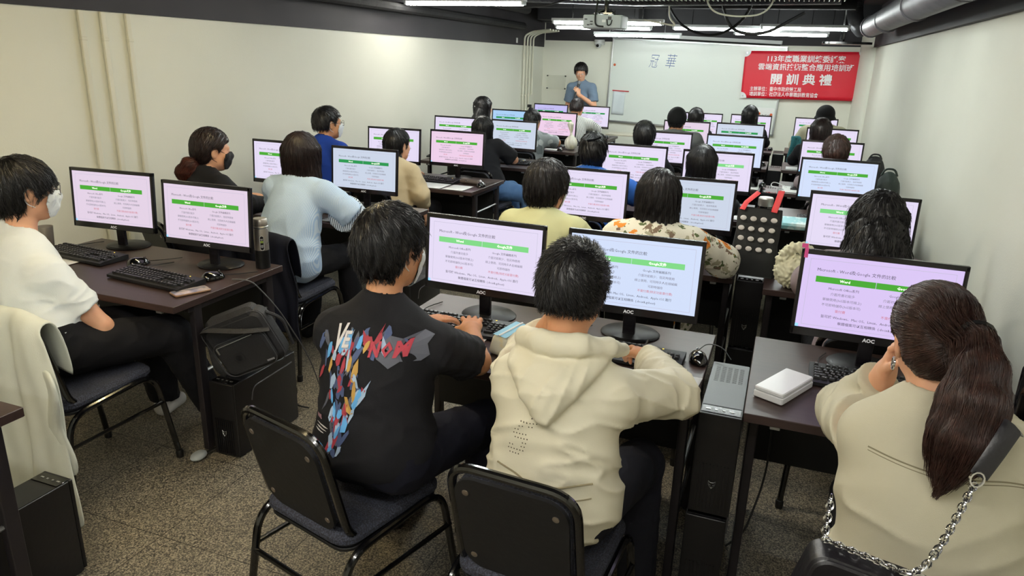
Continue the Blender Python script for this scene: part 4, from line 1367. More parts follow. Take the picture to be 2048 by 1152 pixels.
    def top(P):
        up32 = up.astype(F32)
        hgt = (P - H.astype(F32)) @ up32
        d = torso(P) - th
        if fl:
            d = d - fl * np.clip((0.36 - hgt) / 0.4, 0, 1)
        if tp_.get('lap'):
            for k in (1, -1):
                d = smin(d, cap(P, HJ[k], lerp(HJ[k], K[k], tp_['lap']), 0.09 * bk + th, 0.08 + th), 0.04)
        for k in (1, -1):
            f1 = min(fr, 1.0)
            e = lerp(S[k], E[k], f1)
            a = cap(P, S[k], e, 0.052 * ba + slo * 0.6, 0.042 * ba + slo * (1.25 if fr <= 1 else 1.0))
            if fr > 1:
                w = lerp(E[k], W[k], fr - 1)
                a = smin(a, cap(P, E[k], w, 0.042 * ba + slo, 0.028 * ba + slo * tp_.get('cuff', 0.8)), 0.025)
                ax = nrm(W[k] - E[k]); end = w
            else:
                ax = nrm(E[k] - S[k]); end = e
            a = a - amp * crease(P @ np.stack([ax, np.cross(ax, (0, 0, 1.0)), np.cross(ax, (0.3, 1, 0))], 1).astype(F32), (75, 26, 26), 5 + k + s.get('seed', 1))
            a = smax(a, (P - end.astype(F32)) @ ax.astype(F32), 0.005)
            d = smin(d, a, 0.03)
        q = P @ R
        fo = crease(q, tp_.get('ff', (20, 20, 34)), 2 + s.get('seed', 1))
        wgt = 0.3 + 0.7 * np.clip(1.0 - np.abs(hgt - 0.10) / 0.28, 0, 1)
        d = d - amp * 1.5 * fo * wgt
        d = smax(d, hem + tp_.get('hemw', 0.006) * np.sin(q[:, 0] * 19 + 1) - hgt, 0.008)
        d = smax(d, -neckf(P, 0.052), 0.004)
        if cn:
            nu = nrm(neck_top - N)
            c = cap(P, N - fd * 0.004, N + nu * cn, 0.067, 0.0635)
            c = smax(c, -neckf(P, 0.0555), 0.003)
            c = smax(c, (P - (N + nu * (cn + 0.012)).astype(F32)) @ nu.astype(F32), 0.004)
            d = smin(d, c, 0.006)
        if 'extra' in tp_:
            d = tp_['extra'](P + base.astype(F32), d)
        return d
    V, Fq = sdf_mesh(top, lo - 0.03, hi + 0.03, tp_.get('vox', s.get('voxc', 0.01)))
    g = link(tp_.get('name', 'shirt'), np_mesh(tp_.get('name', 'shirt'), V, Fq, tp_['m']), root)
    s['top_obj'], s['top_f'], s['base'] = g, top, base
    s['j'] = dict(H=H, N=N, S=S, E=E, W=W, R=R, up=up, fd=fd, rt=rt_, hc=hc, Rh=Rh, K=K, hs=hs)
    # ---- hair
    st = s['hair']
    wh = np.array(st.get('whorl', (0.012, -0.06, 0.105)))
    tail = [L(p) for p in st['tail']] if 'tail' in st else None
    trd = st.get('tailr')
    c32 = hc.astype(F32)
    def hair(P):
        q = toh(P)
        d = hair_shell(q, st) * hs
        if st.get('clump', 0.003):
            v = q - wh.astype(F32)
            az = np.arctan2(v[:, 0], -v[:, 1] + 0.5 * v[:, 2] * 0)
            pr = np.sqrt((v * v).sum(1))
            d = d - st.get('clump', 0.003) * (np.sin(az * 17 + 4 * np.sin(pr * 31)) * 0.5 + wob(q, (190, 190, 60), 9) * 0.8) * np.clip(pr / 0.05, 0.2, 1)
        if tail is not None:
            t = tube_field(P, tail, trd, 0.02)
            t = t - st.get('tailn', 0.005) * wob(P, (150, 150, 16), 4)
            d = smin(d, t, st.get('tailk', 0.015))
        return d
    hl, hh = hc - 0.17, hc + 0.17
    if tail is not None:
        tt = np.array(tail)
        hl = np.minimum(hl, tt.min(0) - 0.1); hh = np.maximum(hh, tt.max(0) + 0.1)
    if st['kind'] == 'long':
        hl[2] -= 0.1
    V, Fq = sdf_mesh(hair, hl, hh, s.get('voxh', 0.006))
    grav = st.get('grav', 0.5)
    wl = (hc + (Rh.astype(float) @ wh) * hs).astype(F32)
    sw = st.get('swirl', 0.35)
    tie = L(st['tie']).astype(F32) if 'tie' in st else None
    if tail is not None:
        ta = np.array(tail, F32); tdirs = nrm(np.diff(ta, axis=0)); tmid = (ta[1:] + ta[:-1]) / 2
    def dirf(P, G):
        v = P - wl
        D = nrm(v) + np.cross(G, nrm(v)) * sw
        D = D + np.array([0, 0, -grav])
        if tie is not None:
            D = nrm(tie - P) + 0.0 * D
        if tail is not None:
            dd = np.linalg.norm(P[:, None] - tmid[None], axis=2)
            i = dd.argmin(1)
            rr = np.array(trd)[i] + 0.03
            m = (dd.min(1) < np.linalg.norm(P - c32, axis=1) * 0.9) & (tail_side(P))
            D = np.where(m[:, None], tdirs[i], D)
        return D + rng.normal(size=P.shape) * st.get('mess', 0.1)
    def tail_side(P):
        return np.linalg.norm(P - c32, axis=1) > 0.125 * hs
    ns = st.get('n', 500)
    if ns and len(V):
        sd = V[rng.randint(0, len(V), ns)]
        V2, F2 = grow(hair, dirf, sd, st.get('steps', 7), st.get('step', 0.009), st.get('lift', 0.004), st.get('r', 0.0016), 0.0003, rng, st.get('wave', 0.0))
        Fq = np.concatenate([Fq, F2 + len(V)]); V = np.concatenate([V, V2])
    ho = link('hair', np_mesh('hair', V, Fq, HM[st.get('m', 'black')]), root)
    s['hair_obj'], s['hair_f'] = ho, hair
    # ---- eyes (only where a face can be seen)
    if s.get('eyes'):
        for k in (1, -1):
            c = hc + (Rh @ A3(k * 0.031, 0.081, 0.004)) * hs
            b = MB(); b.sphere(tuple(c), 0.0125 * hs, 14, 0)
            d = (Rh @ A3(0, 1, -0.25)); d = d / np.linalg.norm(d)
            b.sphere(tuple(c + d * 0.0078 * hs), 0.0062 * hs, 10, 1)
            b.build('eye', [mat('eye_white', '#e6e2de', 0.25), mat('eye_dark', '#1b1210', 0.2)], root, smooth=180)
    return s

def on_head(s, pts):
    j = s['j']
    return [tuple(j['hc'] + (j['Rh'].astype(float) @ np.array(p)) * j['hs']) for p in pts]
def add_mask(s, m, loops=True):
    """surgical mask: a shell over nose, mouth and chin with ear loops"""
    j = s['j']; hs = j['hs']; c = j['hc'].astype(F32)
    def f(P):
        q = ((P - c) @ j['Rh']) / hs
        d = head_field(q)
        d = smin(d, ell(q, (0, 0.07, -0.05), (0.03, 0.036, 0.045)), 0.02)
        d = np.abs(d - 0.006) - 0.0022
        z = q[:, 2]
        d = np.maximum(d, np.maximum(z - (0.0 - 0.35 * np.maximum(0, 0.09 - q[:, 1])), -0.108 - z))
        return np.maximum(d, 0.05 - q[:, 1] + 0.25 * np.abs(z + 0.05)) * hs
    V, Fq = sdf_mesh(f, j['hc'] - 0.15, j['hc'] + 0.15, 0.004)
    o = link('face_mask', np_mesh('face_mask', V, Fq, m), s['root'])
    if loops:
        b = MB()
        for k in (1, -1):
            b.tube(rounded_path(on_head(s, [(k * 0.056, 0.066, -0.012), (k * 0.082, -0.0, 0.018), (k * 0.09, -0.03, 0.0), (k * 0.084, -0.022, -0.045), (k * 0.045, 0.058, -0.085)]), 0.02, 4), 0.0016, 5)
        b.build('ear_loop', m, o)
def add_glasses(s, m):
    b = MB()
    for k in (1, -1):
        b.tube(on_head(s, [(k * 0.033 + 0.025 * math.cos(a), 0.112 - 0.006 * math.cos(a) ** 2, 0.002 + 0.021 * math.sin(a)) for a in [2 * PI * i / 16 for i in range(16)]]), 0.0015, 5, closed=True)
        b.tube(on_head(s, [(k * 0.058, 0.107, 0.006), (k * 0.076, 0.06, 0.006), (k * 0.08, 0.0, 0.008), (k * 0.08, -0.02, -0.006)]), 0.0015, 5)
    b.tube(on_head(s, [(-0.009, 0.112, 0.006), (0.009, 0.112, 0.006)]), 0.0013, 5)
    b.build('glasses', m, s['root'])
def drape(s, uv, off, axis_from=(0, -1, 0)):
    """carry flat points (x, z in room space) onto the back of the top"""
    f = s['top_f']; base = s['base']
    P = np.array([[p[0] - base[0], -0.45, p[1]] for p in uv], F32)
    for _ in range(60):
        d = f(P)
        P[:, 1] += np.clip(d, -0.02, 0.03) * 0.6
    d, G = grad(f, P)
    ok = (np.abs(d) < 0.004) & (P[:, 1] < P[:, 1][np.abs(d) < 0.004].min() + 0.17)
    P = P + G * off
    bad = np.where(~ok)[0]; good = np.where(ok)[0]
    for i in bad:
        k = good[np.argmin(np.abs(P[good, 0] - uv[i][0] + base[0]) + np.abs(P[good, 2] - uv[i][1]))]
        P[i] = P[k]
    return P
# ------------------------------------------------------------------ pattern cloths
def stripe_cloth(name, ca, cb, freq, axis='X', width=0.5, rough=0.85, dist=0.0):
    m = mat(name, ca, rough, bump=(160, 0.2), spec=0.25)
    nt = m.node_tree; b = nt.nodes['Principled BSDF']
    tc = nt.nodes.new('ShaderNodeTexCoord'); w = nt.nodes.new('ShaderNodeTexWave')
    w.bands_direction = axis; w.inputs['Scale'].default_value = freq; w.inputs['Distortion'].default_value = dist
    w.inputs['Detail Scale'].default_value = 0.6
    r = nt.nodes.new('ShaderNodeValToRGB'); r.color_ramp.interpolation = 'LINEAR'
    r.color_ramp.elements[0].color = lin(ca); r.color_ramp.elements[1].color = lin(cb)
    r.color_ramp.elements[0].position = width - 0.06; r.color_ramp.elements[1].position = width + 0.06
    nt.links.new(tc.outputs['Object'], w.inputs['Vector']); nt.links.new(w.outputs['Color'], r.inputs['Fac']); nt.links.new(r.outputs['Color'], b.inputs['Base Color'])
    return m
def blotch_cloth(name, basec, layers, rough=0.85):
    """layers: (voronoi scale, threshold, colour, distortion seed offset)"""
    m = mat(name, basec, rough, bump=(150, 0.2), spec=0.25)
    nt = m.node_tree; b = nt.nodes['Principled BSDF']
    tc = nt.nodes.new('ShaderNodeTexCoord')
    prev = None
    for (sc, thr, col, off) in layers:
        mp = nt.nodes.new('ShaderNodeMapping'); mp.inputs['Location'].default_value = (off, off * 1.7, off * 0.6)
        n = nt.nodes.new('ShaderNodeTexNoise'); n.inputs['Scale'].default_value = sc * 2.2; n.inputs['Detail'].default_value = 2
        av = nt.nodes.new('ShaderNodeMix'); av.data_type = 'VECTOR'; av.inputs[0].default_value = 0.06
        v = nt.nodes.new('ShaderNodeTexVoronoi'); v.inputs['Scale'].default_value = sc
        lt = nt.nodes.new('ShaderNodeMath'); lt.operation = 'LESS_THAN'; lt.inputs[1].default_value = thr
        mx = nt.nodes.new('ShaderNodeMix'); mx.data_type = 'RGBA'
        nt.links.new(tc.outputs['Object'], mp.inputs['Vector']); nt.links.new(mp.outputs['Vector'], n.inputs['Vector'])
        nt.links.new(mp.outputs['Vector'], av.inputs[4]); nt.links.new(n.outputs['Color'], av.inputs[5])
        nt.links.new(av.outputs[1], v.inputs['Vector']); nt.links.new(v.outputs['Distance'], lt.inputs[0]); nt.links.new(lt.outputs[0], mx.inputs[0])
        if prev is None:
            mx.inputs[6].default_value = lin(basec)
        else:
            nt.links.new(prev, mx.inputs[6])
        mx.inputs[7].default_value = lin(col)
        prev = mx.outputs[2]
    nt.links.new(prev, b.inputs['Base Color'])
    return m
C_WHITE = cloth('cloth_white_tee', '#e2e8ec', '#dbe2e6')
C_BLACK = cloth('cloth_black_tee', '#17171b', '#1d1d22')
C_BEIGE = cloth('cloth_beige_nylon', '#d8d3be', '#d1cbb5', 0.55, (420, 0.05))
C_KHAKI = cloth('cloth_khaki_jacket', '#c0bba6', '#bab5a0', 0.8, (500, 0.12))
C_NAVY = cloth('cloth_navy', '#12131f', '#171827')
C_DARKPANTS = cloth('cloth_dark_blue_trousers', '#14151d', '#1a1b26')
M_MASKW = mat('mask_white', '#d9dfe2', 0.8)
M_MASKB = mat('mask_black', '#17161a', 0.8)
M_GLASS = mat('glasses_frame', '#0f0f12', 0.3)
WH = dict

def hood(P, d):
    # turned-down hood: a soft three-cornered pouch on the back, with a rolled rim round the neck
    x, y, z = P[:, 0], P[:, 1], P[:, 2]
    A, B, C = (-0.645, 1.01), (-0.325, 1.03), (-0.47, 0.855)
    def side(p, q):
        n = np.array([q[1] - p[1], -(q[0] - p[0])]); n = n / np.linalg.norm(n)
        return (x - p[0]) * n[0] + (z - p[1]) * n[1]
    tri = smax(smax(side(A, B) * -1, side(B, C) * -1, 0.04), side(C, A) * -1, 0.04)
    tri = smax(tri, y - 1.73, 0.02)
    k = np.clip(-tri / 0.09, 0, 1)
    u = np.stack([x * 0.5 + z * 0.9, y, x * 0.9 - z * 0.5], 1)
    h = smax(d - 0.012 - 0.05 * k ** 0.6 - 0.009 * crease(u, (28, 12, 62), 21), tri, 0.012)
    rim = tube_field(P, [(-0.615, 1.80, 1.0), (-0.585, 1.70, 1.035), (-0.525, 1.65, 1.05), (-0.475, 1.64, 1.05), (-0.42, 1.65, 1.055), (-0.36, 1.70, 1.04), (-0.335, 1.80, 1.0)], [0.018, 0.026, 0.03, 0.03, 0.03, 0.026, 0.018], 0.01)
    rim = rim - 0.005 * crease(P, (40, 40, 40), 17)
    h = smin(h, rim, 0.012)
    h = smax(h, -ell(P, (-0.476, 1.76, 1.075), (0.083, 0.105, 0.09)), 0.01)
    return smin(d, h, 0.004)
# ------------------------------------------------------------------ the three nearest people at the middle and right desks
P_M1a = make_person(WH(label='person in black printed t-shirt wearing white mask, seated at left of nearest middle desk', seed=3, hip=(-1.045, 1.67), hz=0.603, hc=(-1.075, 1.855, 1.185), yaw=-4, hyaw=-14, hpitch=10, hroll=-3,
    sh=0.185, bulk=1.12, shR=(-0.885, 1.80, 0.912), shL=(-1.215, 1.75, 0.925), R=((-0.835, 1.965, 0.81), (-0.955, 2.19, 0.815)), L=((-1.3, 1.97, 0.83), (-1.16, 2.18, 0.815)), arm=1.1,
    legR=((-0.86, 2.1, 0.52), (-0.84, 2.08, 0.09)), legL=((-1.2, 2.12, 0.53), (-1.22, 2.1, 0.09)), skin='b', vox=0.0055, voxc=0.0065, voxh=0.0045,
    top=dict(m=C_BLACK, name='t_shirt', sleeve=0.72, loose=0.02, fold=0.007, hem=-0.085, t=0.009, collar=0.02, flare=0.012),
    pants=dict(m=C_NAVY), hair=dict(kind='short', t=0.02, low=-0.09, m='black', n=3000, steps=8, step=0.009, lift=0.006, r=0.0011, swirl=0.5, clump=0.004, mess=0.18, whorl=(-0.02, -0.05, 0.11), grav=0.6)))
add_mask(P_M1a, M_MASKW)
P_M1b = make_person(WH(label='person in beige hooded jacket with short black hair, seated right at nearest middle desk', seed=5, hip=(-0.47, 1.64), hz=0.603, hc=(-0.478, 1.775, 1.162), yaw=-2, hyaw=3, hpitch=14, hroll=0,
    sh=0.172, bulk=1.0, shR=(-0.33, 1.70, 0.905), shL=(-0.62, 1.70, 0.905), R=((-0.20, 1.90, 0.85), (-0.325, 2.165, 0.84)), L=((-0.69, 2.05, 0.835), (-0.585, 1.87, 0.985)),
    handR=dict(fwd=(-0.35, 0.75, -0.12), nor=(-0.25, -0.2, -0.9), curl=(0.8, 1.15, 1.3, 1.3), tcurl=0.9), handL=dict(fwd=(0.25, -0.25, 0.85), nor=(0.8, 0.2, -0.2), curl=(0.5, 0.6, 0.7, 0.8)),
    skin='b', vox=0.0048, voxc=0.0062, voxh=0.0042, legR=((-0.30, 2.05, 0.52), (-0.27, 2.02, 0.09)), legL=((-0.6, 2.06, 0.53), (-0.62, 2.05, 0.09)),
    top=dict(m=C_BEIGE, name='hooded_jacket', sleeve=1.93, loose=0.024, fold=0.0105, hem=-0.12, t=0.014, collar=0.0, flare=0.018, ff=(22, 22, 40), cuff=0.9, extra=hood),
    pants=dict(m=C_DARKPANTS), hair=dict(kind='short', t=0.015, low=-0.06, m='black', n=3600, steps=6, step=0.0075, lift=0.012, r=0.001, swirl=0.7, clump=0.002, mess=0.22, whorl=(0.012, -0.075, 0.075), grav=0.1)))
P_R1 = make_person(WH(label='person with brown ponytail in khaki jacket resting cheek on fist, at nearest right desk', seed=8, hip=(0.44, 1.63), hz=0.603, legx=0.05, hc=(0.375, 1.775, 1.165), yaw=4, hyaw=6, hpitch=12, hroll=-8,
    sh=0.17, bulk=1.03, shR=(0.61, 1.68, 0.925), shL=(0.27, 1.70, 0.93), R=((0.74, 1.92, 0.80), (0.62, 2.2, 0.81)), L=((0.255, 2.06, 0.82), (0.315, 1.935, 0.99)),
    handL=dict(fwd=(0.15, -0.05, 0.9), nor=(0.75, -0.4, 0.1), curl=(1.25, 1.3, 1.35, 1.35), tcurl=0.7), skin='a', vox=0.0048, voxc=0.0065, voxh=0.0045,
    top=dict(m=C_KHAKI, name='jacket', sleeve=1.93, loose=0.03, fold=0.0095, hem=-0.11, t=0.022, collar=0.03, flare=0.035, ff=(14, 14, 22), cuff=0.8),
    hair=dict(kind='slick', t=0.012, m='brown', n=4600, steps=12, step=0.015, lift=0.005, r=0.0011, tie=(0.425, 1.672, 1.215), whorl=(0.0, 0.02, 0.11), clump=0.0015, mess=0.08,
      tail=[(0.418, 1.69, 1.22), (0.426, 1.64, 1.218), (0.43, 1.595, 1.17), (0.425, 1.565, 1.11), (0.415, 1.545, 1.04), (0.40, 1.53, 0.97)], tailr=[0.02, 0.026, 0.044, 0.058, 0.06, 0.022], tailk=0.012)))
P_P1 = make_person(WH(label='person in white t-shirt with glasses and white mask, arms crossed at left edge', seed=11, hip=(-2.66, 1.86), hz=0.603, hc=(-2.815, 1.985, 1.183), yaw=-22, hyaw=-2, hpitch=4, hroll=-3,
    sh=0.185, bulk=1.08, shR=(-2.60, 1.865, 0.885), shL=(-2.94, 1.98, 0.9), R=((-2.49, 1.97, 0.66), (-2.72, 2.07, 0.69)), L=((-2.93, 2.04, 0.67), (-2.66, 2.03, 0.62)), arm=1.08,
    handR=dict(fwd=(-0.8, 0.1, 0.1), nor=(0, -0.8, 0)), handL=dict(fwd=(0.8, -0.4, 0.1), nor=(0, -1, 0)),
    legR=((-2.40, 2.22, 0.555), (-2.395, 2.43, 0.10)), legL=((-2.62, 2.28, 0.555), (-2.7, 2.42, 0.10)), footdir=(-0.1, 0.6, 0), shoe=cloth('cloth_white_sock', '#c9c7c4'), eyes=True,
    skin='a', vox=0.0055, voxc=0.0065, voxh=0.0045, top=dict(m=C_WHITE, name='t_shirt', sleeve=0.64, loose=0.02, fold=0.007, hem=-0.11, t=0.009, collar=0.018, flare=0.01),
    pants=dict(t=0.02, hem=0.02), hair=dict(kind='bangs', t=0.02, low=-0.09, m='black', n=3000, steps=9, step=0.011, lift=0.004, r=0.0012, clump=0.003, swirl=0.3, grav=0.8, mess=0.1, whorl=(0.01, -0.06, 0.105))))
add_mask(P_P1, M_MASKW); add_glasses(P_P1, M_GLASS)

# ------------------------------------------------------------------ everyone else
C_STRIPE = stripe_cloth('cloth_blue_white_stripe', '#a2bfe4', '#c4d6ec', 62, 'X', 0.5)
C_STRIPE2 = stripe_cloth('cloth_dark_stripe', '#2c3a52', '#cfdbe8', 26, 'X', 0.28)
C_CHECK = stripe_cloth('cloth_white_dark_lines', '#3c4042', '#dcded8', 26, 'X', 0.22, 0.85, 0.6)
C_FLORAL = blotch_cloth('cloth_floral', '#e4e0cf', [(16, 0.3, '#a8a389', 3.1), (20, 0.3, '#5f6a45', 1.3), (18, 0.26, '#7d6a58', 7.7), (11, 0.3, '#dd8a38', 5.2), (11, 0.13, '#a84e1c', 5.2)])
C_CAMO = blotch_cloth('cloth_grey_camo', '#8d9496', [(7, 0.42, '#6c7376', 2.0), (9, 0.3, '#b4babb', 5.0)])
C_LIME = cloth('cloth_pale_yellow_green', '#c9c99c', '#c2c294')
C_BLUE = cloth('cloth_royal_blue', '#1d3f9a', '#1a3988')
C_BLUE2 = cloth('cloth_bright_blue', '#2f63b8', '#2a59a8')
C_SAND = cloth('cloth_sand_blouse', '#bfae8e', '#b4a383', 0.6)
C_GREY = cloth('cloth_grey_tee', '#6a6c6c', '#626464')
C_GREYBLUE = cloth('cloth_grey_blue_shirt', '#6a7b8e', '#617285')
C_MAUVE = cloth('cloth_mauve', '#8d7f84', '#85777c')
C_CREAM = cloth('cloth_cream_jacket', '#b9b49c', '#b1ac94')
C_JEANS = cloth('cloth_blue_jeans', '#42618c', '#547399')
def seated(x, y, crown, label, seed, yaw=0, lean=0.16, **k):
    d = dict(label=label, seed=seed, yaw=yaw, hip=(x + math.sin(math.radians(yaw)) * lean, y - lean), hc=(x, y, crown - 0.122), vox=0.011, voxc=0.011, voxh=0.008)
    a_ = math.radians(yaw)
    d.update(neck=(x + 0.05 * math.sin(a_), y - 0.05 * math.cos(a_), crown - 0.122 - 0.15), shd=0.042, hz=0.603)
    d.update(k)
    return make_person(d)
SH = lambda **k: dict(dict(kind='short', t=0.018, n=350, r=0.0022, m='black'), **k)
P_L2a = seated(-3.22, 3.45, 1.285, 'person in black top with reddish ponytail and black mask behind second left desk', 21, -22, hyaw=-12, hpitch=6, sh=0.16, skin='a', voxh=0.006, voxc=0.009, vox=0.008,
    top=dict(m=C_BLACK, name='black_top', sleeve=1.8, loose=0.02, collar=0.03), hair=dict(kind='slick', t=0.018, m='dark_brown', n=1500, r=0.0016, tie=(-3.25, 3.35, 1.09), clump=0.002, ears=True))
def tail_obj(s, pts, rad, m, n=500, r=0.0016, name='ponytail', noise=0.004, length=9, step=0.011):
    base = s['base']
    T = [np.asarray(p) - base for p in pts]
    ta = np.array(T, F32); td = nrm(np.diff(ta, axis=0)); tm = (ta[1:] + ta[:-1]) / 2
    rng = np.random.RandomState(5)
    def f(P): return tube_field(P, T, rad, 0.02) - noise * wob(P, (150, 150, 20), 4)
    V, Fq = sdf_mesh(f, ta.min(0) - 0.1, ta.max(0) + 0.1, 0.007)
    def df(P, G):
        i = np.linalg.norm(P[:, None] - tm[None], axis=2).argmin(1)
        return td[i] + rng.normal(size=P.shape) * 0.12
    V2, F2 = grow(f, df, V[rng.randint(0, len(V), n)], length, step, 0.006, r, 0.0004, rng, 0.1)
    return link(name, np_mesh(name, np.concatenate([V, V2]), np.concatenate([Fq, F2 + len(V)]), HM[m]), s['root'])
tail_obj(P_L2a, [(-3.25, 3.37, 1.10), (-3.285, 3.325, 1.085), (-3.31, 3.31, 1.04), (-3.31, 3.315, 0.98)], [0.022, 0.04, 0.045, 0.015], 'red', 700)
add_mask(P_L2a, M_MASKB)
P_L2b = seated(-2.57, 3.45, 1.30, 'person with dark bob in pale blue striped blouse, seated beside the navy draped chair', 22, 0, 0.2, sh=0.165, voxh=0.0055, voxc=0.008, vox=0.008,
    R=((-2.27, 3.50, 0.84), (-2.42, 3.70, 0.82)), L=((-2.82, 3.55, 0.84), (-2.72, 3.75, 0.825)),
    top=dict(m=C_STRIPE, name='striped_blouse', sleeve=0.9, loose=0.035, fold=0.01, t=0.016, flare=0.03, hem=-0.11, collar=0.03), hair=dict(kind='bob', t=0.02, len=0.13, w=0.098, m='dark_brown', n=2200, r=0.0014, step=0.014, steps=9, grav=1.6, swirl=0.0, clump=0.002, mess=0.05))
def cuff(s, a, b, ra, rb, m, name):
    a, b = np.asarray(a) - s['base'], np.asarray(b) - s['base']
    ax = nrm(b - a)
    f = lambda P: smax(smax(cap(P, a, b, ra, rb) - 0.006 * crease(P, (60, 60, 60), 8), (P - b.astype(F32)) @ ax.astype(F32), 0.004), -((P - a.astype(F32)) @ ax.astype(F32)), 0.004)
    V, Fq = sdf_mesh(f, np.minimum(a, b) - 0.12, np.maximum(a, b) + 0.12, 0.008)
    return link(name, np_mesh(name, V, Fq, m), s['root'])
cuff(P_L2b, (-2.31, 3.46, 0.87), (-2.335, 3.63, 0.80), 0.108, 0.075, C_STRIPE2, 'striped_cuff')
P_L3a = seated(-3.39, 4.9, 1.335, 'person in royal blue shirt with glasses and white mask at third left desk', 23, -16, legx=0.1, hyaw=-18, sh=0.185, skin='b', top=dict(m=C_BLUE, name='blue_shirt', sleeve=0.7, collar=0.03), hair=SH(t=0.016, low=-0.05, n=900, r=0.0017, lift=0.01, whorl=(0, -0.06, 0.1), step=0.007))
add_mask(P_L3a, M_MASKW); add_glasses(P_L3a, M_GLASS)
P_L3b = seated(-2.80, 4.95, 1.20, 'person in sand blouse with smooth dark hair at third left desk aisle side', 24, -6, 0.14, hyaw=-12, sh=0.155, R=((-2.56, 4.86, 0.73), (-2.575, 4.96, 0.60)), handR=dict(fwd=(0, 0.4, -0.9), nor=(-1, 0, 0)),
    top=dict(m=C_SAND, name='blouse', sleeve=1.8, loose=0.03, fold=0.008, collar=0.02, flare=0.03), hair=dict(kind='slick', t=0.014, n=900, r=0.0018, low=-0.11, clump=0.001, grav=0.9, swirl=0, mess=0.04))
tail_obj(P_L3b, [(-2.775, 4.905, 1.0), (-2.765, 4.9, 0.95), (-2.76, 4.89, 0.88)], [0.03, 0.03, 0.012], 'black', 200)
P_L4b = seated(-2.66, 6.3, 1.225, 'person with very long black hair in black t-shirt and blue jeans at aisle', 25, -4, 0.16, hyaw=10, sh=0.165, R=((-2.385, 6.42, 0.83), (-2.5, 6.62, 0.822)), pants=dict(m=C_JEANS), legR=((-2.17, 6.22, 0.55), (-2.13, 6.27, 0.09)), legL=((-2.4, 6.42, 0.55), (-2.36, 6.44, 0.09)), hip=(-2.54, 6.1),
    top=dict(m=C_BLACK, name='t_shirt', sleeve=0.85, loose=0.03, collar=0.02, flare=0.02), hair=dict(kind='long', t=0.014, len=0.14, n=1100, r=0.002, step=0.016, grav=2, swirl=0, clump=0.002, mess=0.05))
tail_obj(P_L4b, [(-2.66, 6.22, 1.06), (-2.655, 6.15, 0.96), (-2.64, 6.12, 0.86), (-2.60, 6.10, 0.76)], [0.075, 0.075, 0.07, 0.03], 'black', 500, 0.002, 'long_hair')
P_L5a = seated(-3.29, 7.8, 1.315, 'person with black ponytail and pale hair band before the sky blue monitor', 26, -8, legx=0.12, hyaw=-22, sh=0.155, top=dict(m=C_BLACK, name='top', sleeve=0.7), hair=dict(kind='long', t=0.014, len=0.12, n=500, r=0.0025, grav=1.5, clump=0.001))
tail_obj(P_L5a, [(-3.30, 7.7, 1.16), (-3.32, 7.65, 1.06), (-3.33, 7.64, 0.92)], [0.05, 0.05, 0.02], 'black', 200, 0.002)
b = MB(); b.tube(on_head(P_L5a, [(-0.07, -0.1, 0.06), (0.0, -0.124, 0.02), (0.075, -0.085, -0.045)]), 0.006, 6); b.build('hair_band', M_WHITEPLASTIC, P_L5a['root'])
P_L5b = seated(-2.69, 7.8, 1.205, 'person in grey camouflage t-shirt with short hair at fifth left desk', 27, 0, hyaw=-8, sh=0.19, bulk=1.05, skin='b', R=((-2.42, 7.9, 0.85), (-2.6, 8.08, 0.822)), top=dict(m=C_CAMO, name='camouflage_shirt', sleeve=0.8, loose=0.025), hair=SH(low=-0.07, t=0.014))
P_L6b = seated(-2.62, 9.35, 1.27, 'person in white shirt with dark lines and short greying hair below the presenter', 28, 0, hyaw=-6, hpitch=14, sh=0.19, skin='b', R=((-2.36, 9.5, 0.85), (-2.42, 9.72, 0.822)), top=dict(m=C_CHECK, name='lined_shirt', sleeve=0.9, loose=0.03, collar=0.035), hair=SH(low=-0.05, t=0.01, m='dark_brown'))
P_M2a = seated(-1.08, 3.4, 1.26, 'person in pale yellow green t-shirt with mushroom cut at second middle desk', 31, -4, R=((-0.905, 3.5, 0.86), (-0.97, 3.72, 0.822)), hyaw=-14, hpitch=6, sh=0.17, voxh=0.0055, voxc=0.008, vox=0.008, top=dict(m=C_LIME, name='t_shirt', sleeve=0.8, loose=0.025, t=0.014, fold=0.007),
    hair=dict(kind='bangs', t=0.026, low=-0.105, m='soft', n=2000, r=0.0014, step=0.011, steps=8, grav=0.7, mess=0.14, clump=0.004, ears=False, whorl=(0.02, -0.04, 0.12)))
add_mask(P_M2a, M_MASKW, False)
P_M2b = seated(-0.53, 3.4, 1.26, 'person with dark shoulder length bob in floral blouse at second middle desk', 32, 4, hyaw=4, hpitch=8, sh=0.175, bulk=1.08, voxh=0.0055, voxc=0.008, vox=0.008, R=((-0.21, 3.52, 0.84), (-0.30, 3.72, 0.822)), L=((-0.74, 3.48, 0.86), (-0.66, 3.70, 0.822)), top=dict(m=C_FLORAL, name='floral_blouse', sleeve=1.15, loose=0.035, cuff=1.0, t=0.02, fold=0.008, collar=0.02, flare=0.03),
    hair=dict(kind='bob', t=0.02, len=0.15, w=0.092, m='soft', n=2200, r=0.0014, step=0.014, steps=10, grav=1.2, swirl=0, clump=0.004, mess=0.1, whorl=(0.03, -0.03, 0.12)))
P_M3a = seated(-1.2, 4.75, 1.285, 'person in bright blue t-shirt with clipped up black hair at third middle desk', 33, 4, hyaw=4, sh=0.195, bulk=1.12, skin='a', voxh=0.0065, R=((-0.86, 4.82, 0.86), (-0.98, 5.0, 0.822)), top=dict(m=C_BLUE2, name='t_shirt', sleeve=0.85, loose=0.03), hair=dict(kind='slick', t=0.016, n=900, r=0.002, low=-0.1, buns=[((0.0, -0.09, 0.07), (0.07, 0.03, 0.03))], clump=0.004))
b = MB(); b.tube(on_head(P_M3a, [(-0.03, -0.126, 0.085), (0.02, -0.132, 0.095), (0.055, -0.115, 0.11)]), 0.007, 6); b.build('hair_clip', M_GLOSS, P_M3a['root'])
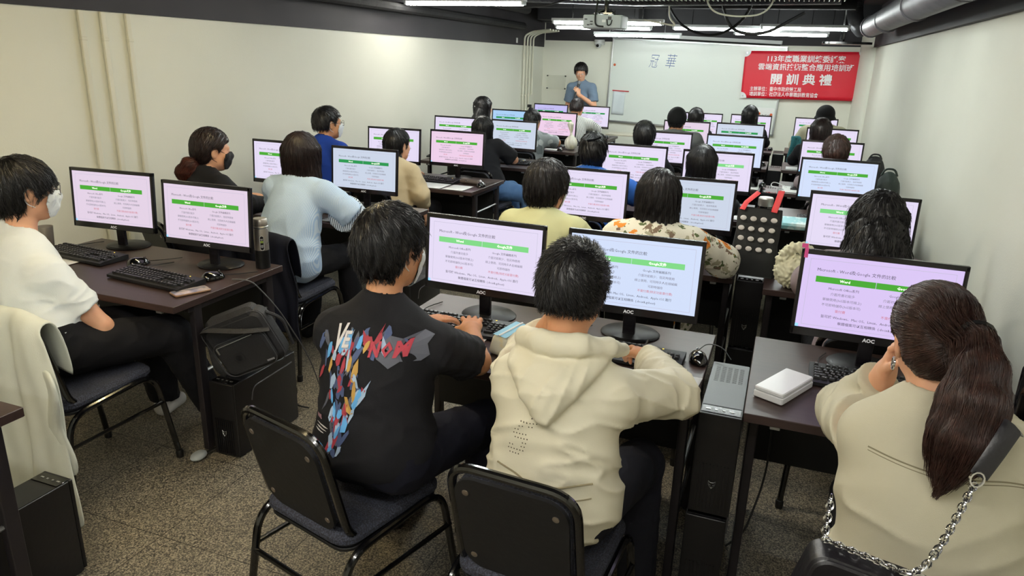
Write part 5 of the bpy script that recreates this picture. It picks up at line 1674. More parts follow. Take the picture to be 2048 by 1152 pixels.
P_M3b = seated(-0.49, 4.8, 1.25, 'person with straight black bob in dark top at third middle desk', 34, 0, sh=0.155, voxh=0.0065, top=dict(m=C_BLACK, name='dark_top', sleeve=1.8), hair=dict(kind='bob', t=0.014, len=0.14, w=0.086, n=1200, r=0.0018, grav=1.8, swirl=0, clump=0.0015, mess=0.04, step=0.014))
P_M4a = seated(-1.13, 6.2, 1.27, 'person with low tied black hair at fourth middle desk', 35, 0, legx=0.08, hyaw=4, sh=0.155, top=dict(m=C_BLACK, name='dark_top', sleeve=1.8), hair=dict(kind='slick', t=0.016, n=600, r=0.002, low=-0.1, ears=False, clump=0.001))
P_M5a = seated(-1.07, 7.6, 1.31, 'person in grey t-shirt and black cap at fifth middle desk', 36, 0, sh=0.21, bulk=1.15, shd=0.02, skin='b', top=dict(m=C_GREY, name='t_shirt', sleeve=0.8, loose=0.03), hair=SH(low=-0.06, t=0.008, n=150))
def head_cover(s, f, m, name, vox=0.007):
    c = s['j']['hc'].astype(F32)
    g = lambda P: f(((P - c) @ s['j']['Rh']) / s['j']['hs'])
    V, Fq = sdf_mesh(g, s['j']['hc'] - 0.24, s['j']['hc'] + 0.24, vox)
    return link(name, np_mesh(name, V, Fq, m), s['root'])
C_CAP = cloth('cloth_black_cap', '#141416')
head_cover(P_M5a, lambda q: smin(smax(ell(q, (0, -0.012, 0.03), (0.098, 0.118, 0.112)), -0.012 - q[:, 2] + 0.25 * q[:, 1], 0.006), smax(ell(q, (0, 0.1, 0.045), (0.08, 0.1, 0.03)), -ell(q, (0, 0.1, 0.03), (0.085, 0.105, 0.03)), 0.003), 0.006), C_CAP, 'cap')
P_M6a = seated(-1.08, 9.3, 1.235, 'person with rounded dark hair at sixth middle desk left seat', 37, 0, sh=0.155, top=dict(m=C_BLACK, name='dark_top', sleeve=1.8), hair=dict(kind='bob', t=0.012, len=0.12, n=250, r=0.003, grav=1.8, clump=0.001))
P_M6b = seated(-0.45, 9.3, 1.29, 'person with long dark hair at sixth middle desk right seat', 38, 0, sh=0.155, top=dict(m=C_BLACK, name='dark_top', sleeve=1.8), hair=dict(kind='long', t=0.014, len=0.16, n=250, r=0.003, grav=2, clump=0.001))
P_R2 = seated(0.39, 3.2, 1.27, 'person with long wavy black hair at second right desk', 41, 0, hyaw=-4, sh=0.165, voxh=0.0055, top=dict(m=C_MAUVE, name='mauve_top', sleeve=1.8, loose=0.03), hair=dict(kind='long', t=0.022, len=0.16, w=0.1, m='black', n=2600, r=0.0015, step=0.016, steps=11, grav=1.5, swirl=0, clump=0.006, mess=0.12, wave=0.5))
tail_obj(P_R2, [(0.39, 3.12, 1.10), (0.39, 3.06, 1.0), (0.39, 3.03, 0.92), (0.385, 3.02, 0.84)], [0.11, 0.125, 0.12, 0.05], 'black', 1800, 0.0016, 'long_hair', 0.012, 9, 0.014)
P_R4 = seated(0.37, 6.2, 1.245, 'person with reddish brown bun at fourth right desk', 42, 0, sh=0.16, top=dict(m=C_MAUVE, name='mauve_top', sleeve=1.8), hair=dict(kind='slick', t=0.02, m='brown', n=1000, r=0.002, low=-0.09, ears=False, buns=[((0.0, -0.1, 0.0), (0.07, 0.045, 0.06))], clump=0.004))
P_R5 = seated(0.3, 7.75, 1.275, 'person with dark hair before the fifth right monitor', 43, 0, sh=0.16, top=dict(m=C_BLACK, name='dark_top', sleeve=1.8), hair=dict(kind='bob', t=0.018, len=0.13, n=500, r=0.0025, grav=1.5, m='dark_brown', clump=0.001))
P_R6 = seated(0.385, 9.35, 1.33, 'person in black bucket hat and cream jacket at the farthest right desk', 44, 0, sh=0.19, bulk=1.1, L=((0.12, 9.36, 0.86), (0.2, 9.56, 0.822)), top=dict(m=C_CREAM, name='cream_jacket', sleeve=1.9, loose=0.04, flare=0.03, t=0.03), hair=SH(low=-0.06, t=0.01, n=100))
head_cover(P_R6, lambda q: smin(smax(ell(q, (0, -0.01, 0.025), (0.105, 0.12, 0.108)), -0.03 - q[:, 2], 0.01), smax(ell(q, (0, -0.01, -0.02), (0.12, 0.135, 0.035)), -ell(q, (0, -0.01, -0.05), (0.1, 0.115, 0.05)), 0.004), 0.02), C_CAP, 'bucket_hat')
# the presenter, standing and facing the class with a microphone
P_S = make_person(dict(label='person in grey blue shirt standing and speaking into a microphone', seed=51, hip=(-3.06, 11.2), hz=0.86, hc=(-3.085, 11.12, 1.575), neck=(-3.07, 11.17, 1.40), yaw=180, hyaw=12, hpitch=22, sh=0.165, bulk=0.9, skin='a', eyes=True,
    vox=0.0075, voxc=0.009, voxh=0.006, R=((-3.29, 11.2, 1.08), (-3.3, 11.02, 0.90)), L=((-2.84, 11.1, 1.09), (-3.05, 10.94, 1.25)), handR=dict(fwd=(0, -0.6, -0.8), nor=(1, 0, 0)), handL=dict(fwd=(-0.3, -0.05, 0.6), nor=(-0.5, 0.8, 0.1), curl=(1.1, 1.15, 1.2, 1.2), tcurl=0.9),
    legR=((-3.16, 11.16, 0.48), (-3.17, 11.19, 0.09)), legL=((-2.96, 11.16, 0.48), (-2.95, 11.19, 0.09)), footdir=(0, -1, 0),
    top=dict(m=C_GREYBLUE, name='grey_blue_shirt', sleeve=0.8, loose=0.028, collar=0.03, fold=0.006, hem=-0.05), pants=dict(m=C_DARKPANTS), hair=dict(kind='short', t=0.026, low=-0.06, n=900, r=0.0018, grav=0.8, clump=0.003, m='soft', whorl=(0.0, -0.03, 0.12))))
add_glasses(P_S, mat('thin_wire', '#8a8a8e', 0.3, 0.8))
j = P_S['j']; b = MB()
b.box(tuple(np.array((-2.985, 11.065, 1.19)) - P_S['base']), (0.022, 0.004, 0.012)); b.build('chest_emblem', M_WHITEPLASTIC, P_S['root'])
t = thing('microphone', 'black microphone with metal mesh head held by presenter', 'microphone', (-3.08, 10.95, 1.33), rot=(-0.5, 0.12, 0))
b = MB(); b.lathe([(0.012, -0.16), (0.013, -0.05), (0.018, 0.06), (0.02, 0.075)], 14); b.build('handle', M_DARKPLASTIC, t)
b = MB(); b.lathe([(0.02, 0.075), (0.026, 0.09), (0.028, 0.11), (0.02, 0.132), (0.004, 0.138)], 16); b.build('grille', mat('mic_mesh', '#8d9094', 0.4, 0.9, bump=(400, 0.6)), t)
# ------------------------------------------------------------------ a chair under everyone
place_chair(-1.115, 1.665, -15, 'black stacking chair under the person in printed black t-shirt')
place_chair(-0.485, 1.66, -4, 'black stacking chair with clear back and four screws under the hooded jacket person')
place_chair(0.50, 1.64, 2, 'black stacking chair under the khaki jacket person at lower right corner')
place_chair(-2.565, 1.895, 0, 'black stacking chair draped with a white jacket under the white t-shirt person')
for s, deg, lab in ((P_L2a, -20, 'under the person with reddish ponytail'), (P_L2b, 2, 'draped with a navy jacket under the striped blouse person'), (P_L3a, -14, 'under the royal blue shirt person'), (P_L3b, -4, 'under the sand blouse person'),
                    (P_L4b, -4, 'under the person in blue jeans'), (P_L5a, -8, 'under the person with pale hair band'), (P_L5b, 0, 'under the camouflage shirt person'), (P_L6b, 0, 'under the person in lined white shirt'),
                    (P_M2a, -4, 'under the yellow green t-shirt person'), (P_M2b, 4, 'under the floral blouse person'), (P_M3a, 4, 'under the bright blue t-shirt person'), (P_M3b, 0, 'under the straight black bob person'),
                    (P_M4a, 0, 'under the person with low tied hair'), (P_M5a, 0, 'under the person in black cap'), (P_M6a, 0, 'under the left person at sixth middle desk'), (P_M6b, 0, 'under the right person at sixth middle desk'),
                    (P_R2, 0, 'under the wavy haired person'), (P_R4, 0, 'under the person with brown bun'), (P_R5, 0, 'under the person at fifth right desk'), (P_R6, 0, 'under the person in bucket hat')):
    a = math.radians(deg)
    x, y = s['base'][0], s['base'][1]
    k_ = {'P_M2b': -0.015, 'P_R6': -0.015, 'P_R2': 0.045}.get(next(n for n, v in globals().items() if v is s and n.startswith('P_')), 0.025)
    place_chair(x - math.sin(a) * k_, y + math.cos(a) * k_, deg, 'black stacking chair ' + lab)
# ------------------------------------------------------------------ marks on clothing
def px2back(px, py):
    return (-1.067 + 0.00157 * (px - 700) - 0.00007 * (py - 660), 0.99 - 0.00154 * (py - 660) + 0.00028 * (px - 700))
def draped(s, polys, m, name, off=0.002, label=None):
    """polys: list of (points, faces) with 2-D points in room x, z"""
    V, Fs = [], []
    for pts, fs in polys:
        o = len(V)
        V += list(pts); Fs += [tuple(i + o for i in f) for f in fs]
    P = drape(s, V, off)
    b = MB(); b.add([tuple(p) for p in P.astype(float)], Fs)
    o = b.build(name, m, s['root'], smooth=0)
    return o
def text_poly(body, px, py, w, h, conv, bold=0.02, slant=0.0):
    vs, fs = text_geo(body, 1.0, 'LEFT', bold, res=1)
    xs = [p[0] for p in vs]; ys = [p[1] for p in vs]
    sx, sy = w / (max(xs) - min(xs)), h / (max(ys) - min(ys))
    return ([conv(px + (p[0] - min(xs)) * sx, py - (p[1] - min(ys)) * sy + slant * (p[0] - min(xs)) * sx) for p in vs], fs)
def blob(px, py, rx, ry, ang, conv, rng, n=14, jag=0.18):
    pts = []
    for k in range(n):
        a = 2 * PI * k / n
        q = 1 + jag * rng.uniform(-1, 1)
        x, y = rx * q * math.cos(a), ry * q * math.sin(a)
        pts.append(conv(px + x * math.cos(ang) - y * math.sin(ang), py + x * math.sin(ang) + y * math.cos(ang)))
    c = conv(px, py)
    return ([c] + pts, [(0, 1 + (k + 1) % n, 1 + k) for k in range(n)])
rp = random.Random(12)
PR = {'steel': mat('print_steel_blue', '#46557c', 0.7), 'red': mat('print_red', '#a23443', 0.7), 'grey': mat('print_grey', '#575a66', 0.7), 'pale': mat('print_pale_blue', '#9fb6d2', 0.7), 'glow': mat('print_bright_blue', '#5fa6e0', 0.7),
      'gold': mat('print_gold', '#b9924a', 0.7), 'white': mat('print_white', '#d8d5d8', 0.7)}
# an abstract burst of shards takes the place of the printed artwork
for i, (nm, n_) in enumerate((('grey', 16), ('steel', 34), ('red', 26), ('pale', 18), ('glow', 12), ('gold', 6))):
    L_ = []
    for k in range(n_):
        v = rp.random() ** 1.2
        cx_, cy_ = 702 - 16 * v + rp.gauss(0, 30 * (1 - v) + 9), 672 + 205 * v
        L_.append(blob(cx_, cy_, rp.uniform(3, 6), rp.uniform(9, 20), rp.uniform(-0.5, 0.5), px2back, rp, 7, 0.4))
    draped(P_M1a, L_, PR[nm], 'printed_burst', 0.0014 + 0.0005 * i)
draped(P_M1a, [blob(772, 706, 50, 24, 0.2, px2back, rp, 16, 0.3)], PR['grey'], 'printed_burst', 0.003)
draped(P_M1a, [text_poly('V', 645, 700, 26, 46, px2back, 0.03, -0.1), text_poly('E', 669, 692, 15, 28, px2back, 0.03)], PR['white'], 'printed_lettering', 0.0055)
draped(P_M1a, [text_poly('N', 727, 709, 18, 26, px2back, 0.05, 0.1), text_poly('O', 748, 712, 18, 26, px2back, 0.05, 0.1), text_poly('M', 769, 716, 22, 27, px2back, 0.05, 0.1)], mat('print_lettering_red', '#b03a4a', 0.7), 'printed_lettering', 0.0055)
draped(P_M1a, [text_poly('MARVEL', 630, 826, 16, 11, px2back, 0.04, 0.1)], mat('print_pink', '#b9909c', 0.7), 'printed_lettering', 0.004)
for k in range(3):
    draped(P_M1a, [blob(652 - 3 * k, 836 + 5 * k + 1, 22 - 4 * k, 1.2, 0.12, px2back, rp, 10, 0.3)], PR['white'], 'printed_small_line', 0.004)
# pin-hole digits on the back of the beige jacket
FIVE = ['.....#...', '..######.', '..##.##..', '.##......', '.#####...', '..#####..', '.....##..', '.##..##..', '.######..', '..####...']
pts = []
for r, row in enumerate(FIVE):
    for c, ch in enumerate(row):
        if ch == '#':
            x0, z0 = -0.515 + (c - 4) * 0.0088 - r * 0.0032, 0.872 - r * 0.0112 + c * 0.001
            pts.append(([(x0, z0)] + [(x0 + 0.0019 * math.cos(a * PI / 3), z0 + 0.0019 * math.sin(a * PI / 3)) for a in range(6)], [(0, 1 + (a + 1) % 6, 1 + a) for a in range(6)]))
draped(P_M1b, pts, mat('pin_hole_dark', '#4a4231', 0.9), 'perforated_number', 0.0012)
def seam(s, line, m, name, off=0.002, r=0.0014):
    n = 26
    uv = []
    for i in range(len(line) - 1):
        for k in range(n):
            t = k / n
            uv.append((line[i][0] * (1 - t) + line[i + 1][0] * t, line[i][1] * (1 - t) + line[i + 1][1] * t))
    P = drape(s, uv, off)
    b = MB(); b.tube([tuple(p) for p in P.astype(float)], r, 5)
    return b.build(name, m, s['root'])
M_SEAMB = mat('seam_beige', '#8b8166', 0.8)
M_SEAMK = mat('seam_khaki', '#827b64', 0.8)
seam(P_M1b, [(-0.595, 0.735), (-0.45, 0.72), (-0.335, 0.73)], M_SEAMB, 'waist_seam', 0.001, 0.0025)
seam(P_M1b, [(-0.595, 0.695), (-0.45, 0.68), (-0.335, 0.69)], M_SEAMB, 'waist_seam', 0.001, 0.0018)
seam(P_R1, [(0.262, 0.945), (0.42, 0.935), (0.61, 0.935)], M_SEAMK, 'yoke_seam', 0.0005, 0.0018)
seam(P_R1, [(0.262, 0.938), (0.42, 0.928), (0.61, 0.928)], M_SEAMK, 'yoke_seam', 0.0005, 0.001)
# hair tie, earring, pen
b = MB(); b.tube([tuple(np.array((0.424, 1.652, 1.222)) - P_R1['base'] + np.array((0.03 * math.cos(a), -0.012 * math.sin(a) * 0.4, 0.03 * math.sin(a)))) for a in [2 * PI * k / 14 for k in range(14)]], 0.008, 6, closed=True)
b.build('hair_tie', M_DARKPLASTIC, P_R1['root'])
b = MB(); e_ = np.array(on_head(P_R1, [(-0.086, -0.008, -0.043)])[0]); b.tube([tuple(e_ + np.array((0, 0.012 * math.cos(a), -0.012 + 0.014 * math.sin(a)))) for a in [2 * PI * k / 12 for k in range(12)]], 0.003, 6, closed=True)
b.build('earring', M_CHROME, P_R1['root'])
b = MB(); b.tube([(0, 0, 0), (0.02, 0.03, 0.055), (0.04, 0.06, 0.11)], [0.002, 0.0045, 0.004], 8)
tag(b.build('pen', M_DARKPLASTIC, None, (-0.385, 2.225, 0.742)), 'dark pen held by the person in the beige jacket', 'pen')

# ------------------------------------------------------------------ draped jackets
def cloth_obj(P, name, m, label, cat, th=0.006, parent=None):
    b = MB(); b.grid(P)
    o = b.build(name, m, parent, smooth=180)
    md = o.modifiers.new('thickness', 'SOLIDIFY'); md.thickness = th; md.offset = 0
    s2 = o.modifiers.new('soft', 'SUBSURF'); s2.levels = 1; s2.render_levels = 1
    if label:
        tag(o, label, cat)
    return o
def drape_jacket(cx, cy, deg, zb, w0, w1, seed, name, m, label, dx=0.0):
    """cloth over a chair back: short flap in front, long fall behind"""
    r = random.Random(seed); ph = [r.uniform(0, 6.28) for _ in range(5)]
    rows = []
    path = [(0.03, 0.60), (0.02, 0.72), (0.0, 0.80), (-0.02, 0.832), (-0.05, 0.838), (-0.075, 0.825)]
    n = 16
    for k in range(n + 1):
        t = k / n
        path.append((-0.085 - 0.06 * t ** 1.2, 0.80 + (zb - 0.80) * t))
    a = math.radians(deg)
    for i, (py, pz) in enumerate(path):
        t = max(0, (i - 5) / n)
        w = w0 + (w1 - w0) * t
        row = []
        for j in range(33):
            u = -1 + 2 * j / 32
            f = (math.sin(u * 9 + ph[0] + t * 1.2) * 0.5 + math.sin(u * 17 + ph[1] - t * 2) * 0.32 + math.sin(u * 5 + ph[2]) * 0.4)
            x = u * w / 2 + dx * t + 0.012 * math.sin(t * 9 + u * 4 + ph[3])
            y = -0.21 + py - (0.012 + 0.03 * t) * f * (0.15 if i < 4 else 1) - 0.02 * t
            z = pz - (0.035 * (1 - abs(u)) * 0 + 0.03 * u * u * (i < 7)) + 0.035 * t * math.sin(u * 4 + ph[4])
            row.append((cx + x * math.cos(a) - y * math.sin(a), cy + x * math.sin(a) + y * math.cos(a), max(0.02, z)))
        rows.append(row)
    return cloth_obj(rows, name, m, label, 'jacket', 0.008)
C_JKW = cloth('cloth_white_jacket', '#d5d8cf', '#cbcfc5', 0.7)
o = drape_jacket(-2.565, 1.895, 0, 0.07, 0.46, 0.66, 7, 'white_jacket', C_JKW, 'white jacket hanging over the chair back at left edge down to the floor', 0.06)
cloth_obj([[(-2.43 + 0.05 * i + 0.015 * math.sin(j), 1.60 - 0.02 * math.sin(i * 2 + j * 0.4) - 0.01 * i, 0.66 - 0.045 * j) for i in range(5)] for j in range(10)], 'loose_sleeve', C_JKW, None, None, 0.02, o)
drape_jacket(P_L2b['base'][0] - 0.005, P_L2b['base'][1] + 0.01, 2, 0.30, 0.44, 0.5, 9, 'navy_jacket', cloth('cloth_navy_jacket', '#11131f', '#181b2a'), 'navy jacket draped over the chair back of the striped blouse person', 0.07)

# ------------------------------------------------------------------ handbag on chain, black shoulder bag
t = thing('handbag', 'small black leather handbag on silver chain behind the khaki jacket', 'bag', (0.25, 1.31, 0.775), 0.1, rot=(0.1, 0.22, 0.1))
M_LEATHER = mat('black_leather', '#17161c', 0.35, bump=(90, 0.12))
b = MB(); b.rbox((0, 0, 0), (0.24, 0.07, 0.17), 0.03, 0.01, 5, axis='y'); b.build('bag_body', M_LEATHER, t)
b = MB(); b.rbox((0, -0.037, 0.028), (0.236, 0.012, 0.12), 0.03, 0.004, 5, axis='y'); b.build('flap', M_LEATHER, t)
def chain(pts, parent, m, link_r=0.0085, wire=0.0022):
    P = rounded_path(pts, 0.05, 6)
    L = [0.0]
    for i in range(1, len(P)):
        L.append(L[-1] + (P[i] - P[i - 1]).length)
    n = int(L[-1] / (link_r * 1.35))
    b = MB()
    for k in range(n):
        s = L[-1] * (k + 0.5) / n
        i = max(j for j in range(len(L) - 1) if L[j] <= s)
        u = (s - L[i]) / max(1e-6, L[i + 1] - L[i])
        c = P[i].lerp(P[i + 1], u); d = (P[i + 1] - P[i]).normalized()
        x = d.orthogonal().normalized(); y = d.cross(x)
        a = (k % 2) * PI / 2 + 0.5
        side = x * math.cos(a) + y * math.sin(a)
        b.tube([c + d * (link_r * 1.15 * math.cos(q)) + side * (link_r * 0.75 * math.sin(q)) for q in [2 * PI * h / 10 for h in range(10)]], wire, 5, closed=True)
    return b.build('chain', m, parent)
hb = MB(); hb.build('tmp', M_CHROME) if False else None
Mi = (Matrix.Translation((0.25, 1.31, 0.775)) @ Matrix.Rotation(0.1, 4, 'Z') @ Matrix.Rotation(0.22, 4, 'Y') @ Matrix.Rotation(0.1, 4, 'X')).inverted()
W_ = lambda *p: tuple(Mi @ Vector(p))
chain([W_(0.17, 1.31, 0.885), W_(0.25, 1.31, 0.868), W_(0.335, 1.31, 0.845), W_(0.38, 1.37, 0.90), W_(0.425, 1.44, 0.995)], t, M_CHROME)
chain([W_(0.17, 1.31, 0.885), W_(0.175, 1.36, 0.95)], t, M_CHROME)
b = MB()
for q in ((0.427, 1.44, 1.005), (0.338, 1.31, 0.842)):
    c = Vector(W_(*q)); b.tube([c + Vector((0.012 * math.cos(a), 0.004 * math.sin(a), 0.014 * math.sin(a))) for a in [2 * PI * k / 12 for k in range(12)]], 0.003, 6, closed=True)
b.build('rings', M_CHROME, t)
b = MB(); b.tube([W_(0.43, 1.445, 1.01), W_(0.452, 1.46, 1.06), W_(0.48, 1.50, 1.1), W_(0.52, 1.60, 1.05)], [0.018, 0.019, 0.019, 0.018], 8, flat=0.25); b.build('leather_strap', M_LEATHER, t)

t = thing('shoulder_bag', 'black fabric shoulder bag lying on the computer tower by the first left desk', 'bag', (-2.045, 2.37, 0.418), rot=(0.15, -0.42, 0.28))
M_NYLON = mat('black_nylon', '#1b1b1f', 0.7, bump=(250, 0.3), vary=(5, '#242428'))
M_PIPING = mat('grey_piping', '#3d3d42', 0.6)
b = MB(); b.rbox((0, 0, 0.13), (0.30, 0.09, 0.26), 0.05, 0.02, 6, axis='y'); b.rbox((0, 0.0, 0.245), (0.24, 0.085, 0.07), 0.03, 0.02, 5, axis='y'); b.build('bag_body', M_NYLON, t)
b = MB(); b.rbox((0.0, -0.055, 0.095), (0.25, 0.035, 0.17), 0.04, 0.014, 6, axis='y'); b.build('front_pocket', M_NYLON, t)
b = MB()
for (w, h, zc, y) in ((0.25, 0.17, 0.095, -0.068), (0.3, 0.26, 0.13, -0.04)):
    ol = []
    for q, (sx, sz) in enumerate(((1, 1), (-1, 1), (-1, -1), (1, -1))):
        for k in range(5):
            a = q * PI / 2 + k / 4 * PI / 2
            ol.append((sx * (w / 2 - 0.04) + 0.04 * math.cos(a), y, zc + sz * (h / 2 - 0.04) + 0.04 * math.sin(a)))
    b.tube(ol, 0.0022, 5, closed=True)
b.build('piping', M_PIPING, t)
b = MB(); b.tube([(-0.1, -0.074, 0.165), (0.08, -0.074, 0.172)], 0.002, 5); b.rbox((-0.1, -0.076, 0.15), (0.008, 0.004, 0.03), 0.002); b.build('zip', M_ALU, t)
b = MB(); b.lathe([(0.026, 0), (0.026, 0.003), (0.016, 0.003), (0.016, 0)], 20, M=ML((-0.03, -0.073, 0.09), rx=PI / 2)); b.build('round_emblem', mat('dull_black', '#1c1c20', 0.8), t)
b = MB(); b.box((0.095, -0.074, 0.035), (0.035, 0.002, 0.008)); b.build('brand_tab', mat('tab_grey', '#8d8d95', 0.6), t)
b = MB(); b.tube(rounded_path([(-0.15, 0.0, 0.22), (-0.1, -0.08, 0.27), (0.08, -0.095, 0.2), (0.15, -0.05, 0.16)], 0.08, 6), 0.02, 8, flat=0.22)
b.tube(rounded_path([(-0.15, 0.0, 0.2), (-0.18, -0.03, 0.07), (-0.16, -0.03, 0.02)], 0.06, 6), 0.018, 8, flat=0.22)
b.tube(rounded_path([(0.15, 0, 0.22), (0.19, 0.02, 0.16), (0.17, 0.02, 0.03)], 0.06, 6), 0.008, 6); b.build('strap', M_NYLON, t)

# ------------------------------------------------------------------ things on the desks
Z = DESK_Z
def lathe_thing(name, label, cat, x, y, z, parts, rot=None):
    t = thing(name, label, cat, (x, y, z), 0, rot=rot)
    for (pn, prof, m) in parts:
        b = MB(); b.lathe(prof, 24); b.build(pn, m, t)
    return t
M_BRUSHED = mat('brushed_steel', '#b5b0a8', 0.36, 0.75)
t = lathe_thing('thermos_bottle', 'steel thermos bottle with black base at corner of first left desk', 'bottle', -2.305, 2.735, Z,
    [('bottle_body', [(0.03, 0), (0.034, 0.006), (0.034, 0.19), (0.031, 0.2)], M_BRUSHED), ('lid', [(0.031, 0.2), (0.034, 0.205), (0.034, 0.238), (0.03, 0.244)], M_BRUSHED), ('base_sleeve', [(0.0345, 0.0), (0.0348, 0.004), (0.0348, 0.07), (0.0345, 0.09)], M_DARKPLASTIC)])
b = MB(); b.lathe([(0.0342, 0.196), (0.037, 0.198), (0.037, 0.206), (0.0342, 0.208)], 24); b.tube(rounded_path([(0.036, 0, 0.2), (0.047, -0.003, 0.19), (0.046, -0.006, 0.13), (0.038, -0.006, 0.125)], 0.01), 0.002, 6); b.build('carry_loop', M_ALU, t)
A = Matrix.Rotation(0.75, 4, 'Z')
b = MB()
ol = [(0.009 * math.cos(a), 0.128 + (0.026 if math.sin(a) > 0 else -0.026) + 0.009 * math.sin(a)) for a in [2 * PI * k / 20 for k in range(20)]]
b.tube([A @ Vector((p[0], -0.0352, p[1])) for p in ol], 0.0012, 4, closed=True); b.build('label_outline', M_WHITEPLASTIC, t)
b = MB(); b.prism(ol, 0, 0.001, M=A @ Matrix.Translation((0, -0.0345, 0)) @ Matrix.Rotation(PI / 2, 4, 'X')); b.build('label', M_DARKPLASTIC, t)
b = MB(); b.box((0, -0.0364, 0.134), (0.013, 0.001, 0.01), M=A); b.build('label_check', mat('label_green', '#9ab04a', 0.5), t)
b = MB()
for z_, w in ((0.148, 0.012), (0.143, 0.009), (0.118, 0.011), (0.113, 0.013), (0.108, 0.01)):
    b.box((0, -0.0364, z_), (w, 0.001, 0.0022), M=A)
b.build('label_lines', M_WHITEPLASTIC, t)
lathe_thing('steel_tumbler', 'steel tumbler on the first left desk behind the white mask', 'cup', -3.5, 2.53, Z, [('cup', [(0.03, 0), (0.033, 0.004), (0.04, 0.115), (0.0375, 0.115), (0.031, 0.01)], M_BRUSHED)])
lathe_thing('black_thermos', 'tall black thermos on nearest right desk at the right edge', 'bottle', 0.77, 2.33, Z, [('bottle_body', [(0.034, 0), (0.038, 0.006), (0.038, 0.19), (0.03, 0.22)], M_GLOSS), ('lid', [(0.03, 0.22), (0.032, 0.225), (0.032, 0.265), (0.028, 0.27)], M_LAMPBODY)])
def sheet(name, label, cat, corners, z=Z + 0.0012, m=None, lines=None, curl=0.0, group=None):
    c = np.array(corners, float)
    o = c.mean(0)
    rows = []
    for i in range(7):
        for_ = []
        for j in range(7):
            u, v = i / 6, j / 6
            p = c[0] * (1 - u) * (1 - v) + c[1] * u * (1 - v) + c[2] * u * v + c[3] * (1 - u) * v - o
            for_.append((p[0], p[1], 0.001 + curl * (max(0, u - 0.6) * max(0, v - 0.6)) * 6))
        rows.append(for_)
    t = thing(name, label, cat, (o[0], o[1], z), 0, group)
    b = MB(); b.grid(rows, flip=True)
    q = b.build('sheet', m or M_PAPER, t); md = q.modifiers.new('thickness', 'SOLIDIFY'); md.thickness = 0.0012
    if lines:
        b = MB(); e1 = c[1] - c[0]; e2 = c[3] - c[0]
        for k in range(lines):
            v = 0.12 + 0.7 * k / max(1, lines)
            for a, w in ((0.12, 0.3 + 0.3 * ((k * 7) % 3) / 3),):
                p = c[0] + e1 * a + e2 * v - o; q_ = p + e1 * w; th_ = e2 * 0.012
                b.add([(p[0], p[1], 0.0022), (q_[0], q_[1], 0.0022), (q_[0] + th_[0], q_[1] + th_[1], 0.0022), (p[0] + th_[0], p[1] + th_[1], 0.0022)], [(0, 3, 2, 1)])
        b.build('printed_lines', mat('print_grey_line', '#7c7f88', 0.8), t)
    return t
sheet('handout', 'white handout sheet on first left desk beside the white t-shirt person', 'paper', [(-3.42, 2.50), (-3.13, 2.49), (-3.13, 2.31), (-3.42, 2.32)], lines=7)
sheet('handout', 'white handout sheet under the arm of the printed t-shirt person', 'paper', [(-1.16, 2.34), (-0.95, 2.345), (-0.94, 2.07), (-1.15, 2.06)], lines=9)
sheet('handout', 'white handout sheet below the writing hand of the beige jacket person', 'paper', [(-0.56, 2.3), (-0.35, 2.27), (-0.38, 2.07), (-0.58, 2.1)], lines=9)
sheet('handout', 'large white sheet at the right corner of the nearest middle desk', 'paper', [(-0.36, 2.295), (-0.155, 2.295), (-0.175, 2.058), (-0.385, 2.06)], z=Z + 0.004, lines=0, curl=0.02)
sheet('handout', 'white printed form beside the white pencil case', 'paper', [(0.235, 2.32), (0.44, 2.33), (0.45, 2.12), (0.245, 2.115)], lines=10)
sheet('handout', 'white handout sheet on second left desk wall side', 'paper', [(-3.4, 4.0), (-3.15, 3.99), (-3.15, 3.72), (-3.4, 3.73)], lines=6)
sheet('open_notebook', 'open white notebook with curved pages on third left desk aisle side', 'notebook', [(-2.77, 5.35), (-2.53, 5.35), (-2.53, 5.12), (-2.77, 5.12)], lines=8)
sheet('handout', 'white page beside the open notebook on third left desk', 'paper', [(-2.51, 5.35), (-2.33, 5.35), (-2.33, 5.12), (-2.51, 5.12)], lines=5)
sheet('handout', 'white sheet near left corner of third right desk', 'paper', [(0.02, 5.3), (0.22, 5.3), (0.22, 5.06), (0.02, 5.06)], lines=0)
sheet('handout', 'white sheet near left corner of fourth right desk', 'paper', [(0.02, 6.8), (0.2, 6.8), (0.2, 6.46), (0.02, 6.46)], lines=0)
sheet('handout', 'white sheet near left corner of fifth right desk', 'paper', [(0.03, 8.2), (0.22, 8.2), (0.22, 7.95), (0.03, 7.95)], lines=0)
sheet('handout', 'white sheet at right end of third middle desk', 'paper', [(-0.36, 5.3), (-0.17, 5.3), (-0.17, 5.06), (-0.36, 5.06)], lines=0)
sheet('handout', 'white sheet at right end of fourth middle desk', 'paper', [(-0.36, 6.72), (-0.17, 6.72), (-0.17, 6.45), (-0.36, 6.45)], lines=0)
sheet('handout', 'white sheet beside the tied plastic bag on fifth left desk', 'paper', [(-2.66, 8.33), (-2.48, 8.33), (-2.48, 8.08), (-2.66, 8.08)], lines=4)
t = thing('smartphone', 'smartphone with bright screen at front edge of first left desk', 'phone', (-2.325, 2.285, Z + 0.0045), -0.42)
b = MB(); b.rbox((0, 0, 0), (0.075, 0.155, 0.008), 0.01, 0.002); b.build('phone_case', mat('phone_tan', '#8a6a52', 0.4), t)
b = MB(); b.rbox((0, 0, 0.0042), (0.068, 0.148, 0.0008), 0.008, 0.0002); b.build('phone_screen', mat('phone_screen', '#6d6f80', 0.1, vary=(18, '#b9a9a4', 0.4, 0.6)), t)
t = thing('pencil_case', 'white translucent plastic pencil box on nearest right desk', 'pencil case', (0.1, 2.315, Z), math.radians(64))
M_FROST = mat('frosted_plastic', '#dfe1e6', 0.3)
